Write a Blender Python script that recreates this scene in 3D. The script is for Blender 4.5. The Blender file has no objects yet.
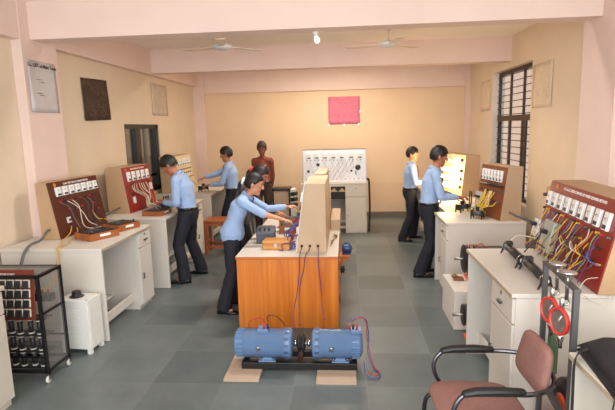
import bpy, bmesh, math, random
from mathutils import Vector as V, Matrix, noise, Euler
rnd = random.Random(7)
C = bpy.context.scene.collection
PI = math.pi
R = math.radians

# ------------------------------------------------------------------ materials
def lin(c):
    out = []
    for v in c:
        v /= 255.0
        out.append(v / 12.92 if v <= 0.04045 else ((v + 0.055) / 1.055) ** 2.4)
    return out

MATS = {}
def mat(key, rgb, rough=0.6, metal=0.0, var=0.06, scale=6.0, bump=0.0, bscale=60.0, spec=0.5, emit=0.0, ecol=None, coat=0.0):
    """procedural paint / plastic / metal with soft noise variation and optional bump"""
    if key in MATS:
        return MATS[key]
    m = bpy.data.materials.new(key); m.use_nodes = True
    nt = m.node_tree; b = nt.nodes['Principled BSDF']
    c = lin(rgb)
    b.inputs['Roughness'].default_value = rough
    b.inputs['Metallic'].default_value = metal
    b.inputs['Specular IOR Level'].default_value = spec
    b.inputs['Coat Weight'].default_value = coat
    tc = nt.nodes.new('ShaderNodeTexCoord')
    n = nt.nodes.new('ShaderNodeTexNoise'); n.inputs['Scale'].default_value = scale; n.inputs['Detail'].default_value = 5
    nt.links.new(tc.outputs['Object'], n.inputs['Vector'])
    r = nt.nodes.new('ShaderNodeValToRGB')
    r.color_ramp.elements[0].position = 0.3; r.color_ramp.elements[1].position = 0.7
    r.color_ramp.elements[0].color = [max(0, v * (1 - var)) for v in c] + [1]
    r.color_ramp.elements[1].color = [min(1, v * (1 + var)) for v in c] + [1]
    nt.links.new(n.outputs['Fac'], r.inputs['Fac'])
    nt.links.new(r.outputs['Color'], b.inputs['Base Color'])
    if bump:
        n2 = nt.nodes.new('ShaderNodeTexNoise'); n2.inputs['Scale'].default_value = bscale; n2.inputs['Detail'].default_value = 3
        nt.links.new(tc.outputs['Object'], n2.inputs['Vector'])
        bp = nt.nodes.new('ShaderNodeBump'); bp.inputs['Strength'].default_value = bump; bp.inputs['Distance'].default_value = 0.01
        nt.links.new(n2.outputs['Fac'], bp.inputs['Height'])
        nt.links.new(bp.outputs['Normal'], b.inputs['Normal'])
    if emit:
        b.inputs['Emission Color'].default_value = lin(ecol or rgb) + [1]
        b.inputs['Emission Strength'].default_value = emit
    MATS[key] = m
    return m

def wood(key, c1, c2, axis='Z', rough=0.4, scale=1.0):
    """vertical or horizontal grained wood"""
    if key in MATS: return MATS[key]
    m = bpy.data.materials.new(key); m.use_nodes = True
    nt = m.node_tree; b = nt.nodes['Principled BSDF']; b.inputs['Roughness'].default_value = rough
    tc = nt.nodes.new('ShaderNodeTexCoord'); mp = nt.nodes.new('ShaderNodeMapping')
    s = {'X': (0.6, 14, 14), 'Y': (14, 0.6, 14), 'Z': (14, 14, 0.6)}[axis]
    mp.inputs['Scale'].default_value = [v * scale for v in s]
    nt.links.new(tc.outputs['Object'], mp.inputs['Vector'])
    n = nt.nodes.new('ShaderNodeTexNoise'); n.inputs['Scale'].default_value = 1.3; n.inputs['Detail'].default_value = 6
    n.inputs['Distortion'].default_value = 0.6
    nt.links.new(mp.outputs['Vector'], n.inputs['Vector'])
    r = nt.nodes.new('ShaderNodeValToRGB')
    r.color_ramp.elements[0].position = 0.32; r.color_ramp.elements[1].position = 0.68
    r.color_ramp.elements[0].color = lin(c1) + [1]; r.color_ramp.elements[1].color = lin(c2) + [1]
    nt.links.new(n.outputs['Fac'], r.inputs['Fac']); nt.links.new(r.outputs['Color'], b.inputs['Base Color'])
    MATS[key] = m
    return m

def tile_floor():
    m = bpy.data.materials.new('slate_tiles'); m.use_nodes = True
    nt = m.node_tree; b = nt.nodes['Principled BSDF']
    tc = nt.nodes.new('ShaderNodeTexCoord'); mp = nt.nodes.new('ShaderNodeMapping')
    mp.inputs['Location'].default_value = (0.42, -0.08, 0)
    nt.links.new(tc.outputs['Object'], mp.inputs['Vector'])
    br = nt.nodes.new('ShaderNodeTexBrick')
    br.offset = 0.0; br.squash = 1.0
    br.inputs['Scale'].default_value = 1.0
    br.inputs['Brick Width'].default_value = 0.56; br.inputs['Row Height'].default_value = 0.56
    br.inputs['Mortar Size'].default_value = 0.0035; br.inputs['Mortar Smooth'].default_value = 0.3
    br.inputs['Color1'].default_value = lin((84, 95, 98)) + [1]
    br.inputs['Color2'].default_value = lin((112, 121, 122)) + [1]
    br.inputs['Mortar'].default_value = lin((116, 124, 123)) + [1]
    nt.links.new(mp.outputs['Vector'], br.inputs['Vector'])
    n = nt.nodes.new('ShaderNodeTexNoise'); n.inputs['Scale'].default_value = 3.5; n.inputs['Detail'].default_value = 8
    n.inputs['Roughness'].default_value = 0.65
    nt.links.new(tc.outputs['Object'], n.inputs['Vector'])
    r = nt.nodes.new('ShaderNodeValToRGB')
    r.color_ramp.elements[0].position = 0.3; r.color_ramp.elements[1].position = 0.75
    r.color_ramp.elements[0].color = (0.78, 0.78, 0.78, 1); r.color_ramp.elements[1].color = (1.08, 1.08, 1.06, 1)
    nt.links.new(n.outputs['Fac'], r.inputs['Fac'])
    mx = nt.nodes.new('ShaderNodeMix'); mx.data_type = 'RGBA'; mx.blend_type = 'MULTIPLY'
    mx.inputs['Factor'].default_value = 1.0
    nt.links.new(br.outputs['Color'], mx.inputs[6]); nt.links.new(r.outputs['Color'], mx.inputs[7])
    nt.links.new(mx.outputs[2], b.inputs['Base Color'])
    r2 = nt.nodes.new('ShaderNodeMapRange'); r2.inputs['To Min'].default_value = 0.32; r2.inputs['To Max'].default_value = 0.5
    nt.links.new(n.outputs['Fac'], r2.inputs['Value']); nt.links.new(r2.outputs['Result'], b.inputs['Roughness'])
    bp = nt.nodes.new('ShaderNodeBump'); bp.inputs['Strength'].default_value = 0.12; bp.inputs['Distance'].default_value = 0.01
    nt.links.new(n.outputs['Fac'], bp.inputs['Height']); nt.links.new(bp.outputs['Normal'], b.inputs['Normal'])
    return m

def tinted_glass():
    m = bpy.data.materials.new('tinted_glass'); m.use_nodes = True
    nt = m.node_tree; nt.nodes.remove(nt.nodes['Principled BSDF'])
    o = nt.nodes['Material Output']
    t = nt.nodes.new('ShaderNodeBsdfTransparent'); t.inputs['Color'].default_value = (0.75, 0.74, 0.70, 1)
    g = nt.nodes.new('ShaderNodeBsdfGlossy'); g.inputs['Roughness'].default_value = 0.12; g.inputs['Color'].default_value = (0.8, 0.8, 0.8, 1)
    mx = nt.nodes.new('ShaderNodeMixShader'); mx.inputs['Fac'].default_value = 0.18
    nt.links.new(t.outputs[0], mx.inputs[1]); nt.links.new(g.outputs[0], mx.inputs[2]); nt.links.new(mx.outputs[0], o.inputs['Surface'])
    return m

def chart_mat(key, bg, ink, scale=30, amount=0.5):
    """paper with faint printed lines"""
    if key in MATS: return MATS[key]
    m = mat(key, bg, 0.85, var=0.05, scale=9)
    nt = m.node_tree; b = nt.nodes['Principled BSDF']
    src = b.inputs['Base Color'].links[0].from_socket
    tc = nt.nodes.new('ShaderNodeTexCoord')
    v = nt.nodes.new('ShaderNodeTexVoronoi'); v.feature = 'DISTANCE_TO_EDGE'; v.distance = 'EUCLIDEAN'; v.inputs['Scale'].default_value = scale
    nt.links.new(tc.outputs['Object'], v.inputs['Vector'])
    lt = nt.nodes.new('ShaderNodeMath'); lt.operation = 'LESS_THAN'; lt.inputs[1].default_value = 0.06
    nt.links.new(v.outputs['Distance'], lt.inputs[0])
    n = nt.nodes.new('ShaderNodeTexNoise'); n.inputs['Scale'].default_value = 5.0
    nt.links.new(tc.outputs['Object'], n.inputs['Vector'])
    gt = nt.nodes.new('ShaderNodeMath'); gt.operation = 'GREATER_THAN'; gt.inputs[1].default_value = 0.47
    nt.links.new(n.outputs['Fac'], gt.inputs[0])
    mu = nt.nodes.new('ShaderNodeMath'); mu.operation = 'MULTIPLY'
    nt.links.new(lt.outputs[0], mu.inputs[0]); nt.links.new(gt.outputs[0], mu.inputs[1])
    mu2 = nt.nodes.new('ShaderNodeMath'); mu2.operation = 'MULTIPLY'; mu2.inputs[1].default_value = amount
    nt.links.new(mu.outputs[0], mu2.inputs[0])
    mx = nt.nodes.new('ShaderNodeMix'); mx.data_type = 'RGBA'
    nt.links.new(mu2.outputs[0], mx.inputs['Factor']); nt.links.new(src, mx.inputs[6]); mx.inputs[7].default_value = lin(ink) + [1]
    nt.links.new(mx.outputs[2], b.inputs['Base Color'])
    return m

PINK = mat('pink_wall_paint', (229, 206, 197), 0.75, var=0.03, scale=2.5, bump=0.05, bscale=40)
BEIGE = mat('beige_wall_paint', (223, 206, 183), 0.75, var=0.03, scale=2.0, bump=0.05, bscale=40)
BACKP = mat('beige_back_paint', (227, 201, 170), 0.7, var=0.03, scale=1.5, bump=0.05, bscale=40)
DADO = mat('lower_wall_paint', (224, 196, 164), 0.6, var=0.04, scale=2.0)
CEIL = mat('ceiling_paint', (240, 230, 220), 0.8, var=0.03, scale=2)
WHITE = mat('white_laminate', (214, 209, 201), 0.45, var=0.025, scale=3)
WHITE2 = mat('cream_laminate', (208, 201, 189), 0.5, var=0.03, scale=3)
EDGE = mat('bench_edge_strip', (176, 160, 140), 0.5)
TAN = mat('tan_laminate', (184, 152, 118), 0.5, var=0.04, scale=4)
TAN2 = mat('pale_tan_laminate', (188, 160, 130), 0.5, var=0.03, scale=4)
BROWNP = mat('dark_brown_panel', (84, 34, 20), 0.3, var=0.08, scale=3)
REDP = mat('deep_red_panel', (138, 28, 22), 0.3, var=0.06, scale=3)
WOODP = mat('brown_wood_panel', (120, 66, 34), 0.45, var=0.12, scale=5)
WPAN = mat('white_enamel_panel', (226, 228, 232), 0.22, var=0.02, scale=3)
BLACK = mat('black_paint', (20, 20, 22), 0.4)
BLACKP = mat('black_plastic', (26, 26, 28), 0.45, bump=0.05)
RUB = mat('black_rubber', (24, 24, 26), 0.7)
METER = mat('meter_white', (236, 238, 236), 0.3, var=0.01)
METERG = mat('meter_scale_ink', (60, 64, 70), 0.5)
CHROME = mat('chrome', (205, 205, 210), 0.18, 1.0)
STEEL = mat('steel', (150, 150, 152), 0.3, 1.0)
GREYM = mat('grey_metal', (84, 84, 86), 0.45, 0.3)
TUBE = mat('resistor_tube_black', (44, 44, 46), 0.45, 0.1)
ORW = wood('orange_plywood', (186, 96, 24), (214, 128, 44), 'Z', 0.35)
ORWX = wood('orange_plywood_edge', (180, 92, 26), (205, 118, 44), 'X', 0.35)
STW = wood('stool_wood', (140, 76, 36), (172, 98, 50), 'Z', 0.45)
BOXW = wood('instrument_box_wood', (138, 76, 38), (168, 100, 54), 'X', 0.35)
PLY = wood('raw_plywood', (172, 150, 130), (188, 166, 144), 'X', 0.7)
BLUEM = mat('blue_machine_enamel', (98, 126, 166), 0.25, var=0.05, scale=8)
BLUED = mat('dark_blue_enamel', (32, 62, 108), 0.3)
ORANGE = mat('orange_enamel', (226, 84, 34), 0.35)
GREEN = mat('green_paint', (84, 112, 82), 0.5)
REDR = mat('red_rim', (218, 52, 52), 0.35)
VARW = mat('white_powder_coat', (226, 226, 222), 0.4, var=0.02)
FABRIC = mat('brown_upholstery', (140, 100, 92), 0.85, var=0.08, scale=40, bump=0.3, bscale=400)
BAGM = mat('black_bag_fabric', (34, 34, 38), 0.65, var=0.15, scale=12, bump=0.25, bscale=30)
FANM = mat('fan_cream', (216, 200, 184), 0.4)
FANH = mat('fan_grey', (206, 212, 214), 0.3, 0.1)
WFRAME = mat('dark_brown_window_paint', (58, 40, 34), 0.45)
BFRAME = mat('black_window_paint', (22, 22, 24), 0.35)
GLASSD = tinted_glass()
SOCK = mat('socket_white', (214, 216, 208), 0.4)
SOCKG = mat('socket_grey', (176, 178, 172), 0.45)
SKIRT = mat('grey_skirting', (112, 106, 96), 0.5)
SHIRT = mat('light_blue_shirt', (150, 176, 216), 0.8, var=0.06, scale=14, bump=0.25, bscale=25)
TROU = mat('navy_trousers', (24, 25, 36), 0.8, var=0.1, scale=12, bump=0.2, bscale=25)
TIE = mat('dark_tie', (26, 26, 44), 0.6)
TIER = mat('maroon_tie', (104, 30, 44), 0.6)
SHOE = mat('black_leather', (16, 16, 18), 0.3)
HAIR = mat('black_hair', (15, 12, 11), 0.5, var=0.3, scale=60, bump=0.12, bscale=90)
SKIN = mat('brown_skin', (172, 112, 82), 0.5, var=0.05, scale=20)
SKIN2 = mat('light_brown_skin', (196, 138, 106), 0.5, var=0.05, scale=20)
SKIN3 = mat('dark_brown_skin', (112, 66, 48), 0.5, var=0.05, scale=20)
LIP = mat('lips', (140, 74, 66), 0.5)
EYEW = mat('eye_white', (206, 196, 186), 0.3)
PUP = mat('pupil', (18, 12, 10), 0.2)
BSHIRT = mat('brown_shirt', (122, 62, 48), 0.85, var=0.08, scale=14, bump=0.2, bscale=25)
GREYV = mat('dark_grey_jacket', (78, 72, 74), 0.85, var=0.08, scale=14, bump=0.2, bscale=25)
WIRES = {'yellow': mat('wire_yellow', (216, 176, 60), 0.4), 'white': mat('wire_white', (214, 206, 186), 0.4),
         'black': mat('wire_black', (34, 32, 32), 0.4), 'blue': mat('wire_blue', (70, 84, 150), 0.4),
         'purple': mat('wire_purple', (104, 50, 98), 0.4), 'red': mat('wire_red', (176, 40, 44), 0.4),
         'green': mat('wire_green', (110, 140, 90), 0.4), 'orange': mat('wire_orange', (214, 128, 44), 0.4),
         'grey': mat('wire_grey', (96, 98, 98), 0.5)}
BULB = mat('lit_bulb', (255, 206, 140), 0.3, emit=38.0, ecol=(255, 214, 150))
TUBEL = mat('bulb_glass_white', (240, 244, 248), 0.2, emit=0.9, ecol=(235, 242, 255))

# ------------------------------------------------------------------ mesh helper
class MB:
    def __init__(self): self.v = []; self.f = []; self.sm = []
    def add(self, vs, fs, smooth=False):
        b = len(self.v); self.v += [V(p) for p in vs]
        for f in fs: self.f.append([i + b for i in f]); self.sm.append(smooth)
        return self
    def box(self, x0, x1, y0, y1, z0, z1, m=None):
        if x0 > x1: x0, x1 = x1, x0
        if y0 > y1: y0, y1 = y1, y0
        if z0 > z1: z0, z1 = z1, z0
        p = [V((x, y, z)) for z in (z0, z1) for y in (y0, y1) for x in (x0, x1)]
        if m is not None: p = [m @ q for q in p]
        return self.add(p, [(0, 2, 3, 1), (4, 5, 7, 6), (0, 1, 5, 4), (2, 6, 7, 3), (0, 4, 6, 2), (1, 3, 7, 5)])
    def prism(self, poly, axis, a, b):
        """poly: 2D points; axis 'x','y','z' is the extrusion axis from a to b"""
        n = len(poly)
        def P(p, t):
            return {'x': (t, p[0], p[1]), 'y': (p[0], t, p[1]), 'z': (p[0], p[1], t)}[axis]
        vs = [P(p, a) for p in poly] + [P(p, b) for p in poly]
        fs = [list(range(n))[::-1], list(range(n, 2 * n))] + [(i, (i + 1) % n, n + (i + 1) % n, n + i) for i in range(n)]
        return self.add(vs, fs)
    def tube(self, pts, r, seg=8, caps=True, rr=None):
        pts = [V(p) for p in pts]; n = len(pts)
        rs = rr or [r] * n
        t = (pts[1] - pts[0]).normalized()
        up = V((0, 0, 1)) if abs(t.z) < 0.9 else V((1, 0, 0))
        nrm = (up - t * up.dot(t)).normalized()
        vs = []
        for i in range(n):
            if i == 0: t = pts[1] - pts[0]
            elif i == n - 1: t = pts[-1] - pts[-2]
            else: t = (pts[i + 1] - pts[i - 1])
            t = t.normalized() if t.length > 1e-9 else V((0, 0, 1))
            nrm = nrm - t * nrm.dot(t)
            nrm = nrm.normalized() if nrm.length > 1e-6 else t.orthogonal().normalized()
            bn = t.cross(nrm)
            for k in range(seg):
                a = 2 * PI * k / seg
                vs.append(pts[i] + (nrm * math.cos(a) + bn * math.sin(a)) * rs[i])
        fs = [(i * seg + k, i * seg + (k + 1) % seg, (i + 1) * seg + (k + 1) % seg, (i + 1) * seg + k) for i in range(n - 1) for k in range(seg)]
        self.add(vs, fs, True)
        if caps:
            b = len(self.v) - len(vs)
            self.f.append([b + k for k in range(seg)][::-1]); self.sm.append(False)
            self.f.append([b + (n - 1) * seg + k for k in range(seg)]); self.sm.append(False)
        return self
    def cyl(self, p0, p1, r0, r1=None, seg=20):
        return self.tube([p0, p1], r0, seg, True, [r0, r0 if r1 is None else r1])
    def lathe(self, prof, p, d, seg=28):
        """prof: (t along d, radius) from point p; closed at both ends"""
        d = V(d).normalized(); p = V(p); s = d.orthogonal().normalized(); q = d.cross(s); n = len(prof)
        vs = [p + d * t + (s * math.cos(2 * PI * k / seg) + q * math.sin(2 * PI * k / seg)) * r for t, r in prof for k in range(seg)]
        fs = [(i * seg + k, i * seg + (k + 1) % seg, (i + 1) * seg + (k + 1) % seg, (i + 1) * seg + k) for i in range(n - 1) for k in range(seg)]
        b = len(self.v); self.add(vs, fs, True)
        self.f.append([b + k for k in range(seg)][::-1]); self.sm.append(False)
        self.f.append([b + (n - 1) * seg + k for k in range(seg)]); self.sm.append(False)
        return self
    def ell(self, c, rx, ry, rz, m=None, su=16, sv=10, fn=None):
        c = V(c); vs = [V((0, 0, 1))]
        for j in range(1, sv):
            th = PI * j / sv
            for i in range(su):
                a = 2 * PI * i / su
                vs.append(V((math.sin(th) * math.cos(a), math.sin(th) * math.sin(a), math.cos(th))))
        vs.append(V((0, 0, -1)))
        out = []
        for p in vs:
            k = fn(p) if fn else 1.0
            q = V((p.x * rx, p.y * ry, p.z * rz)) * k
            if m is not None: q = m @ q
            out.append(c + q)
        fs = [(0, 1 + i, 1 + (i + 1) % su) for i in range(su)]
        for j in range(sv - 2):
            for i in range(su):
                a = 1 + j * su + i; b = 1 + j * su + (i + 1) % su
                fs.append((a, a + su, b + su, b))
        e = len(vs) - 1; s0 = 1 + (sv - 2) * su
        fs += [(s0 + i, e, s0 + (i + 1) % su) for i in range(su)]
        return self.add(out, fs, True)
    def loft(self, pts, rad, side, seg=14, ends=(1, 1)):
        """elliptical limb: rad = [(a along side, b across)], rounded ends, closed"""
        pts = [V(p) for p in pts]; side = V(side)
        P = []; n = len(pts)
        d0 = (pts[1] - pts[0]).normalized(); d1 = (pts[-1] - pts[-2]).normalized()
        m0 = min(rad[0]); m1 = min(rad[-1])
        for k, s in ((0.95, 0.3), (0.72, 0.7)) if ends[0] else (): P.append((pts[0] - d0 * m0 * k, (rad[0][0] * s, rad[0][1] * s), d0))
        for i in range(n):
            t = d0 if i == 0 else d1 if i == n - 1 else (pts[i + 1] - pts[i - 1]).normalized()
            P.append((pts[i], rad[i], t))
        for k, s in ((0.72, 0.7), (0.95, 0.3)) if ends[1] else (): P.append((pts[-1] + d1 * m1 * k, (rad[-1][0] * s, rad[-1][1] * s), d1))
        vs = []
        for p, (a, b), t in P:
            s = side - t * side.dot(t)
            s = s.normalized() if s.length > 1e-5 else t.orthogonal().normalized()
            q = t.cross(s)
            for k in range(seg):
                an = 2 * PI * k / seg
                vs.append(p + s * a * math.cos(an) + q * b * math.sin(an))
        N = len(P)
        fs = [(i * seg + k, i * seg + (k + 1) % seg, (i + 1) * seg + (k + 1) % seg, (i + 1) * seg + k) for i in range(N - 1) for k in range(seg)]
        fs.append(tuple(range(seg))[::-1]); fs.append(tuple((N - 1) * seg + k for k in range(seg)))
        return self.add(vs, fs, True)
    def mesh(self, name, mt):
        me = bpy.data.meshes.new(name)
        me.from_pydata([tuple(p) for p in self.v], [], self.f)
        me.polygons.foreach_set('use_smooth', self.sm)
        me.materials.append(mt); me.update()
        return me
    def build(self, name, mt, parent=None, bev=0.0, segs=2, m=None):
        if m is not None: self.v = [m @ p for p in self.v]
        me = self.mesh(name, mt)
        bm = bmesh.new(); bm.from_mesh(me); bmesh.ops.recalc_face_normals(bm, faces=bm.faces); bm.to_mesh(me); bm.free()
        o = bpy.data.objects.new(name, me); C.objects.link(o)
        if parent is not None: o.parent = parent
        if bev:
            md = o.modifiers.new('bevel', 'BEVEL'); md.width = bev; md.segments = segs; md.limit_method = 'ANGLE'; md.angle_limit = R(35)
        return o

def thing(name, label, cat, loc=(0, 0, 0), rotz=0.0, group=None):
    o = bpy.data.objects.new(name, None); C.objects.link(o)
    o.location = loc; o.rotation_euler = (0, 0, rotz); o.empty_display_size = 0.1
    o['label'] = label; o['category'] = cat
    if group: o['group'] = group
    return o
def tag(o, label, cat, group=None):
    o['label'] = label; o['category'] = cat
    if group: o['group'] = group
    return o
def struct(o): o['kind'] = 'structure'; return o
def inst(src, parent, mloc):
    """copy of a part sharing mesh data, placed by a local matrix"""
    c = src.copy(); C.objects.link(c); c.parent = parent; c.matrix_local = mloc
    return c
def dup(root, loc, rotz, label, group=None):
    r = root.copy(); C.objects.link(r); r.location = loc; r.rotation_euler = (0, 0, rotz); r['label'] = label
    if group: r['group'] = group
    for ch in list(root.children):
        c = ch.copy(); C.objects.link(c); c.parent = r
        for g in ch.children:
            d = g.copy(); C.objects.link(d); d.parent = c
    return r
def remesh(mb, vox, smooth=3, disp=0.0, dscale=10.0):
    """one continuous surface grown round overlapping closed shapes"""
    me = mb.mesh('tmp', SKIN); o = bpy.data.objects.new('tmp', me); C.objects.link(o)
    md = o.modifiers.new('r', 'REMESH'); md.mode = 'VOXEL'; md.voxel_size = vox; md.use_smooth_shade = True
    if smooth:
        s = o.modifiers.new('s', 'SMOOTH'); s.iterations = smooth; s.factor = 0.5
    dg = bpy.context.evaluated_depsgraph_get()
    out = bpy.data.meshes.new_from_object(o.evaluated_get(dg))
    bpy.data.objects.remove(o); bpy.data.meshes.remove(me)
    if disp:
        ns = [v.normal.copy() for v in out.vertices]
        for v, nn in zip(out.vertices, ns):
            v.co += nn * (noise.noise(V((v.co.x * dscale, v.co.y * dscale, v.co.z * dscale * 0.7))) + 0.5 * noise.noise(v.co * dscale * 2.3)) * disp
    out.polygons.foreach_set('use_smooth', [True] * len(out.polygons))
    out.materials.clear()
    return out
def mobj(name, me, mt, parent):
    me.name = name; me.materials.append(mt)
    o = bpy.data.objects.new(name, me); C.objects.link(o); o.parent = parent
    return o
def text_mesh(s, size, mt, name, parent, m, extr=0.0006, align='CENTER', bold=0.0):
    cu = bpy.data.curves.new('txt', 'FONT'); cu.body = s; cu.size = size; cu.align_x = align; cu.extrude = extr; cu.offset = bold
    o = bpy.data.objects.new('txt', cu); C.objects.link(o)
    dg = bpy.context.evaluated_depsgraph_get()
    me = bpy.data.meshes.new_from_object(o.evaluated_get(dg))
    bpy.data.objects.remove(o); bpy.data.curves.remove(cu)
    me.transform(m); me.materials.clear()
    return mobj(name, me, mt, parent)
def curve(pts, n=8):
    """Catmull-Rom through the points"""
    p = [V(q) for q in pts]; p = [p[0] * 2 - p[1]] + p + [p[-1] * 2 - p[-2]]
    out = []
    for i in range(1, len(p) - 2):
        for k in range(n):
            t = k / n
            out.append(0.5 * ((2 * p[i]) + (p[i + 1] - p[i - 1]) * t + (2 * p[i - 1] - 5 * p[i] + 4 * p[i + 1] - p[i + 2]) * t * t + (3 * p[i] - p[i - 1] - 3 * p[i + 1] + p[i + 2]) * t ** 3))
    out.append(p[-2]); return out
def wire(pts, col, label, group=None, r=0.0045, name='patch_wire', cat='wire', n=7):
    o = MB().tube(curve(pts, n), r, 6).build(name, WIRES[col])
    return tag(o, label, cat, group)

# ------------------------------------------------------------------ room shell
XL, XR, YB, ZC, ZB = -3.27, 2.58, 10.57, 3.27, 2.9
Y0 = -1.2
struct(MB().box(XL - 1.6, XR + 2.6, Y0, YB + 0.3, -0.1, 0.0).build('floor', tile_floor()))
struct(MB().box(XL - 0.25, XR + 0.25, Y0, YB + 0.25, ZC, ZC + 0.15).build('ceiling', CEIL))
def holed_wall(x0, x1, y0, y1, z1, hy0, hy1, hz0, hz1):
    return (MB().box(x0, x1, y0, hy0, 0, z1).box(x0, x1, hy1, y1, 0, z1).box(x0, x1, hy0, hy1, 0, hz0).box(x0, x1, hy0, hy1, hz1, z1))
WL = (7.05, 8.40, 0.95, 2.075)
WR = (7.12, 8.92, 0.74, 2.80)
struct(holed_wall(XL - 0.2, XL, Y0, YB + 0.2, ZC, *WL).build('wall_left', BEIGE))
struct(holed_wall(XR, XR + 0.2, Y0, YB + 0.2, ZC, *WR).build('wall_right', BEIGE))
struct(MB().box(XL, XR, YB, YB + 0.2, 0, ZC).build('wall_back', BACKP))
struct(MB().box(XL + 0.24, XR - 0.10, YB - 0.006, YB, 0.1, 0.75).build('trim_1', DADO, bev=0.002))
struct(MB().box(XL + 0.24, XR - 0.10, YB - 0.018, YB, 0.0, 0.1).build('baseboard_back', SKIRT, bev=0.004))
# ring beam and corner pilasters of the back wall
struct(MB().box(XL, XR, YB - 0.05, YB, ZB - 0.17, ZC).build('trim_2', PINK))
struct(MB().box(XL, XL + 0.24, YB - 0.09, YB, 0, ZC).build('trim_3', PINK))
struct(MB().box(XR - 0.10, XR, YB - 0.09, YB, 0, ZC).build('trim_4', PINK))
# cross beams
struct(MB().box(XL, XR, 4.87, 5.10, ZB, ZC).build('trim_5', PINK))
struct(MB().box(XL, XR, 8.0, 8.22, ZB, ZC).build('trim_6', PINK))
# edge beam over the left wall
struct(MB().box(XL, XL + 0.1, Y0, YB - 0.05, ZB - 0.02, ZC).build('trim_7', PINK))
# pillars
struct(MB().box(XL, -3.165, 4.72, 5.31, 0, ZC).build('trim_8', PINK))
struct(MB().box(2.37, XR, 4.58, 5.22, 0, ZC).build('trim_9', PINK))

# right window: white reveals, dark frame with grille
w = struct(MB().box(XR + 0.10, XR + 0.15, WR[0], WR[0] + 0.06, WR[2], WR[3]).box(XR + 0.10, XR + 0.14, WR[1] - 0.05, WR[1], WR[2], WR[3])
           .box(XR + 0.10, XR + 0.15, WR[0], WR[1], WR[3] - 0.06, WR[3]).box(XR + 0.10, XR + 0.15, WR[0], WR[1], WR[2], WR[2] + 0.06)
           .box(XR + 0.09, XR + 0.15, WR[0], WR[1], 1.98, 2.07).build('window_1', WFRAME))
for y in (7.73, 8.32):
    MB().box(XR + 0.105, XR + 0.135, y - 0.022, y + 0.022, WR[2], WR[3]).build('mullion', WFRAME, w)
for y0, y1 in ((7.60, 7.70), (7.76, 7.79), (8.345, 8.385), (8.82, 8.86)):
    MB().box(XR + 0.11, XR + 0.14, y0, y1, WR[2] + 0.06, 1.98).build('casement_stile', BFRAME, w)
for k in range(19):
    z = WR[2] + 0.1 + k * 0.104
    if abs(z - 2.02) > 0.06: MB().tube([(XR + 0.085, WR[0], z), (XR + 0.085, WR[1], z)], 0.0065, 6).build('grille_bar', WFRAME, w)
g = bpy.data.materials.new('clear_glass'); g.use_nodes = True
gn = g.node_tree; gn.nodes.remove(gn.nodes['Principled BSDF'])
ta = gn.nodes.new('ShaderNodeBsdfTransparent'); ta.inputs['Color'].default_value = (0.93, 0.95, 0.94, 1)
tb = gn.nodes.new('ShaderNodeBsdfGlossy'); tb.inputs['Roughness'].default_value = 0.02
tm = gn.nodes.new('ShaderNodeMixShader'); tm.inputs['Fac'].default_value = 0.06
gn.links.new(ta.outputs[0], tm.inputs[1]); gn.links.new(tb.outputs[0], tm.inputs[2]); gn.links.new(tm.outputs[0], gn.nodes['Material Output'].inputs['Surface'])
MB().box(XR + 0.128, XR + 0.132, WR[0] + 0.05, WR[1] - 0.05, WR[2] + 0.05, WR[3] - 0.05).build('pane', g, w)
REVEAL = mat('white_reveal_paint', (236, 228, 216), 0.6)
struct(MB().box(XR + 0.001, XR + 0.2, WR[1] - 0.004, WR[1] - 0.0005, WR[2], WR[3]).box(XR + 0.001, XR + 0.2, WR[0] + 0.0005, WR[0] + 0.004, WR[2], WR[3])
       .box(XR + 0.001, XR + 0.2, WR[0], WR[1], WR[2], WR[2] + 0.004).build('trim_10', REVEAL))
# the neighbouring house seen through the grille
nb = struct(MB().box(XR + 2.2, XR + 2.4, 5.0, 16.0, -0.1, 4.6).build('wall_outside', mat('outside_pink', (205, 174, 160), 0.8, var=0.06, scale=1.2)))
# left window: black frame, tinted panes
w = struct(MB().box(XL - 0.14, XL - 0.02, WL[0], WL[0] + 0.06, WL[2], WL[3]).box(XL - 0.14, XL - 0.02, WL[1] - 0.09, WL[1], WL[2], WL[3])
           .box(XL - 0.14, XL - 0.02, WL[0], WL[1], WL[3] - 0.07, WL[3]).box(XL - 0.14, XL - 0.02, WL[0], WL[1], WL[2], WL[2] + 0.06).build('window_2', BFRAME))
MB().box(XL - 0.12, XL - 0.03, 7.50, 7.68, WL[2], WL[3]).build('mullion', BFRAME, w)
MB().box(XL - 0.12, XL - 0.05, 7.68, 8.31, 1.2, 1.235).build('transom', BFRAME, w)
MB().box(XL - 0.10, XL - 0.06, 7.92, 7.97, WL[2], WL[3]).build('casement_stile', mat('grey_aluminium', (120, 116, 108), 0.4, 0.4), w)
for a, b in ((7.11, 7.5), (7.68, 8.31)):
    MB().box(XL - 0.085, XL - 0.08, a, b, WL[2] + 0.06, WL[3] - 0.07).build('pane', GLASSD, w)
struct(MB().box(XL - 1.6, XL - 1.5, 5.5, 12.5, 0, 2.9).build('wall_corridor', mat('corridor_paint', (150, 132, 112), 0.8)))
struct(MB().box(XL - 1.6, XL - 0.2, 5.5, 12.5, 2.9, 3.0).build('corridor_shade_slab', CEIL))  # unseen slab added to shade what shows through the left window

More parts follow.
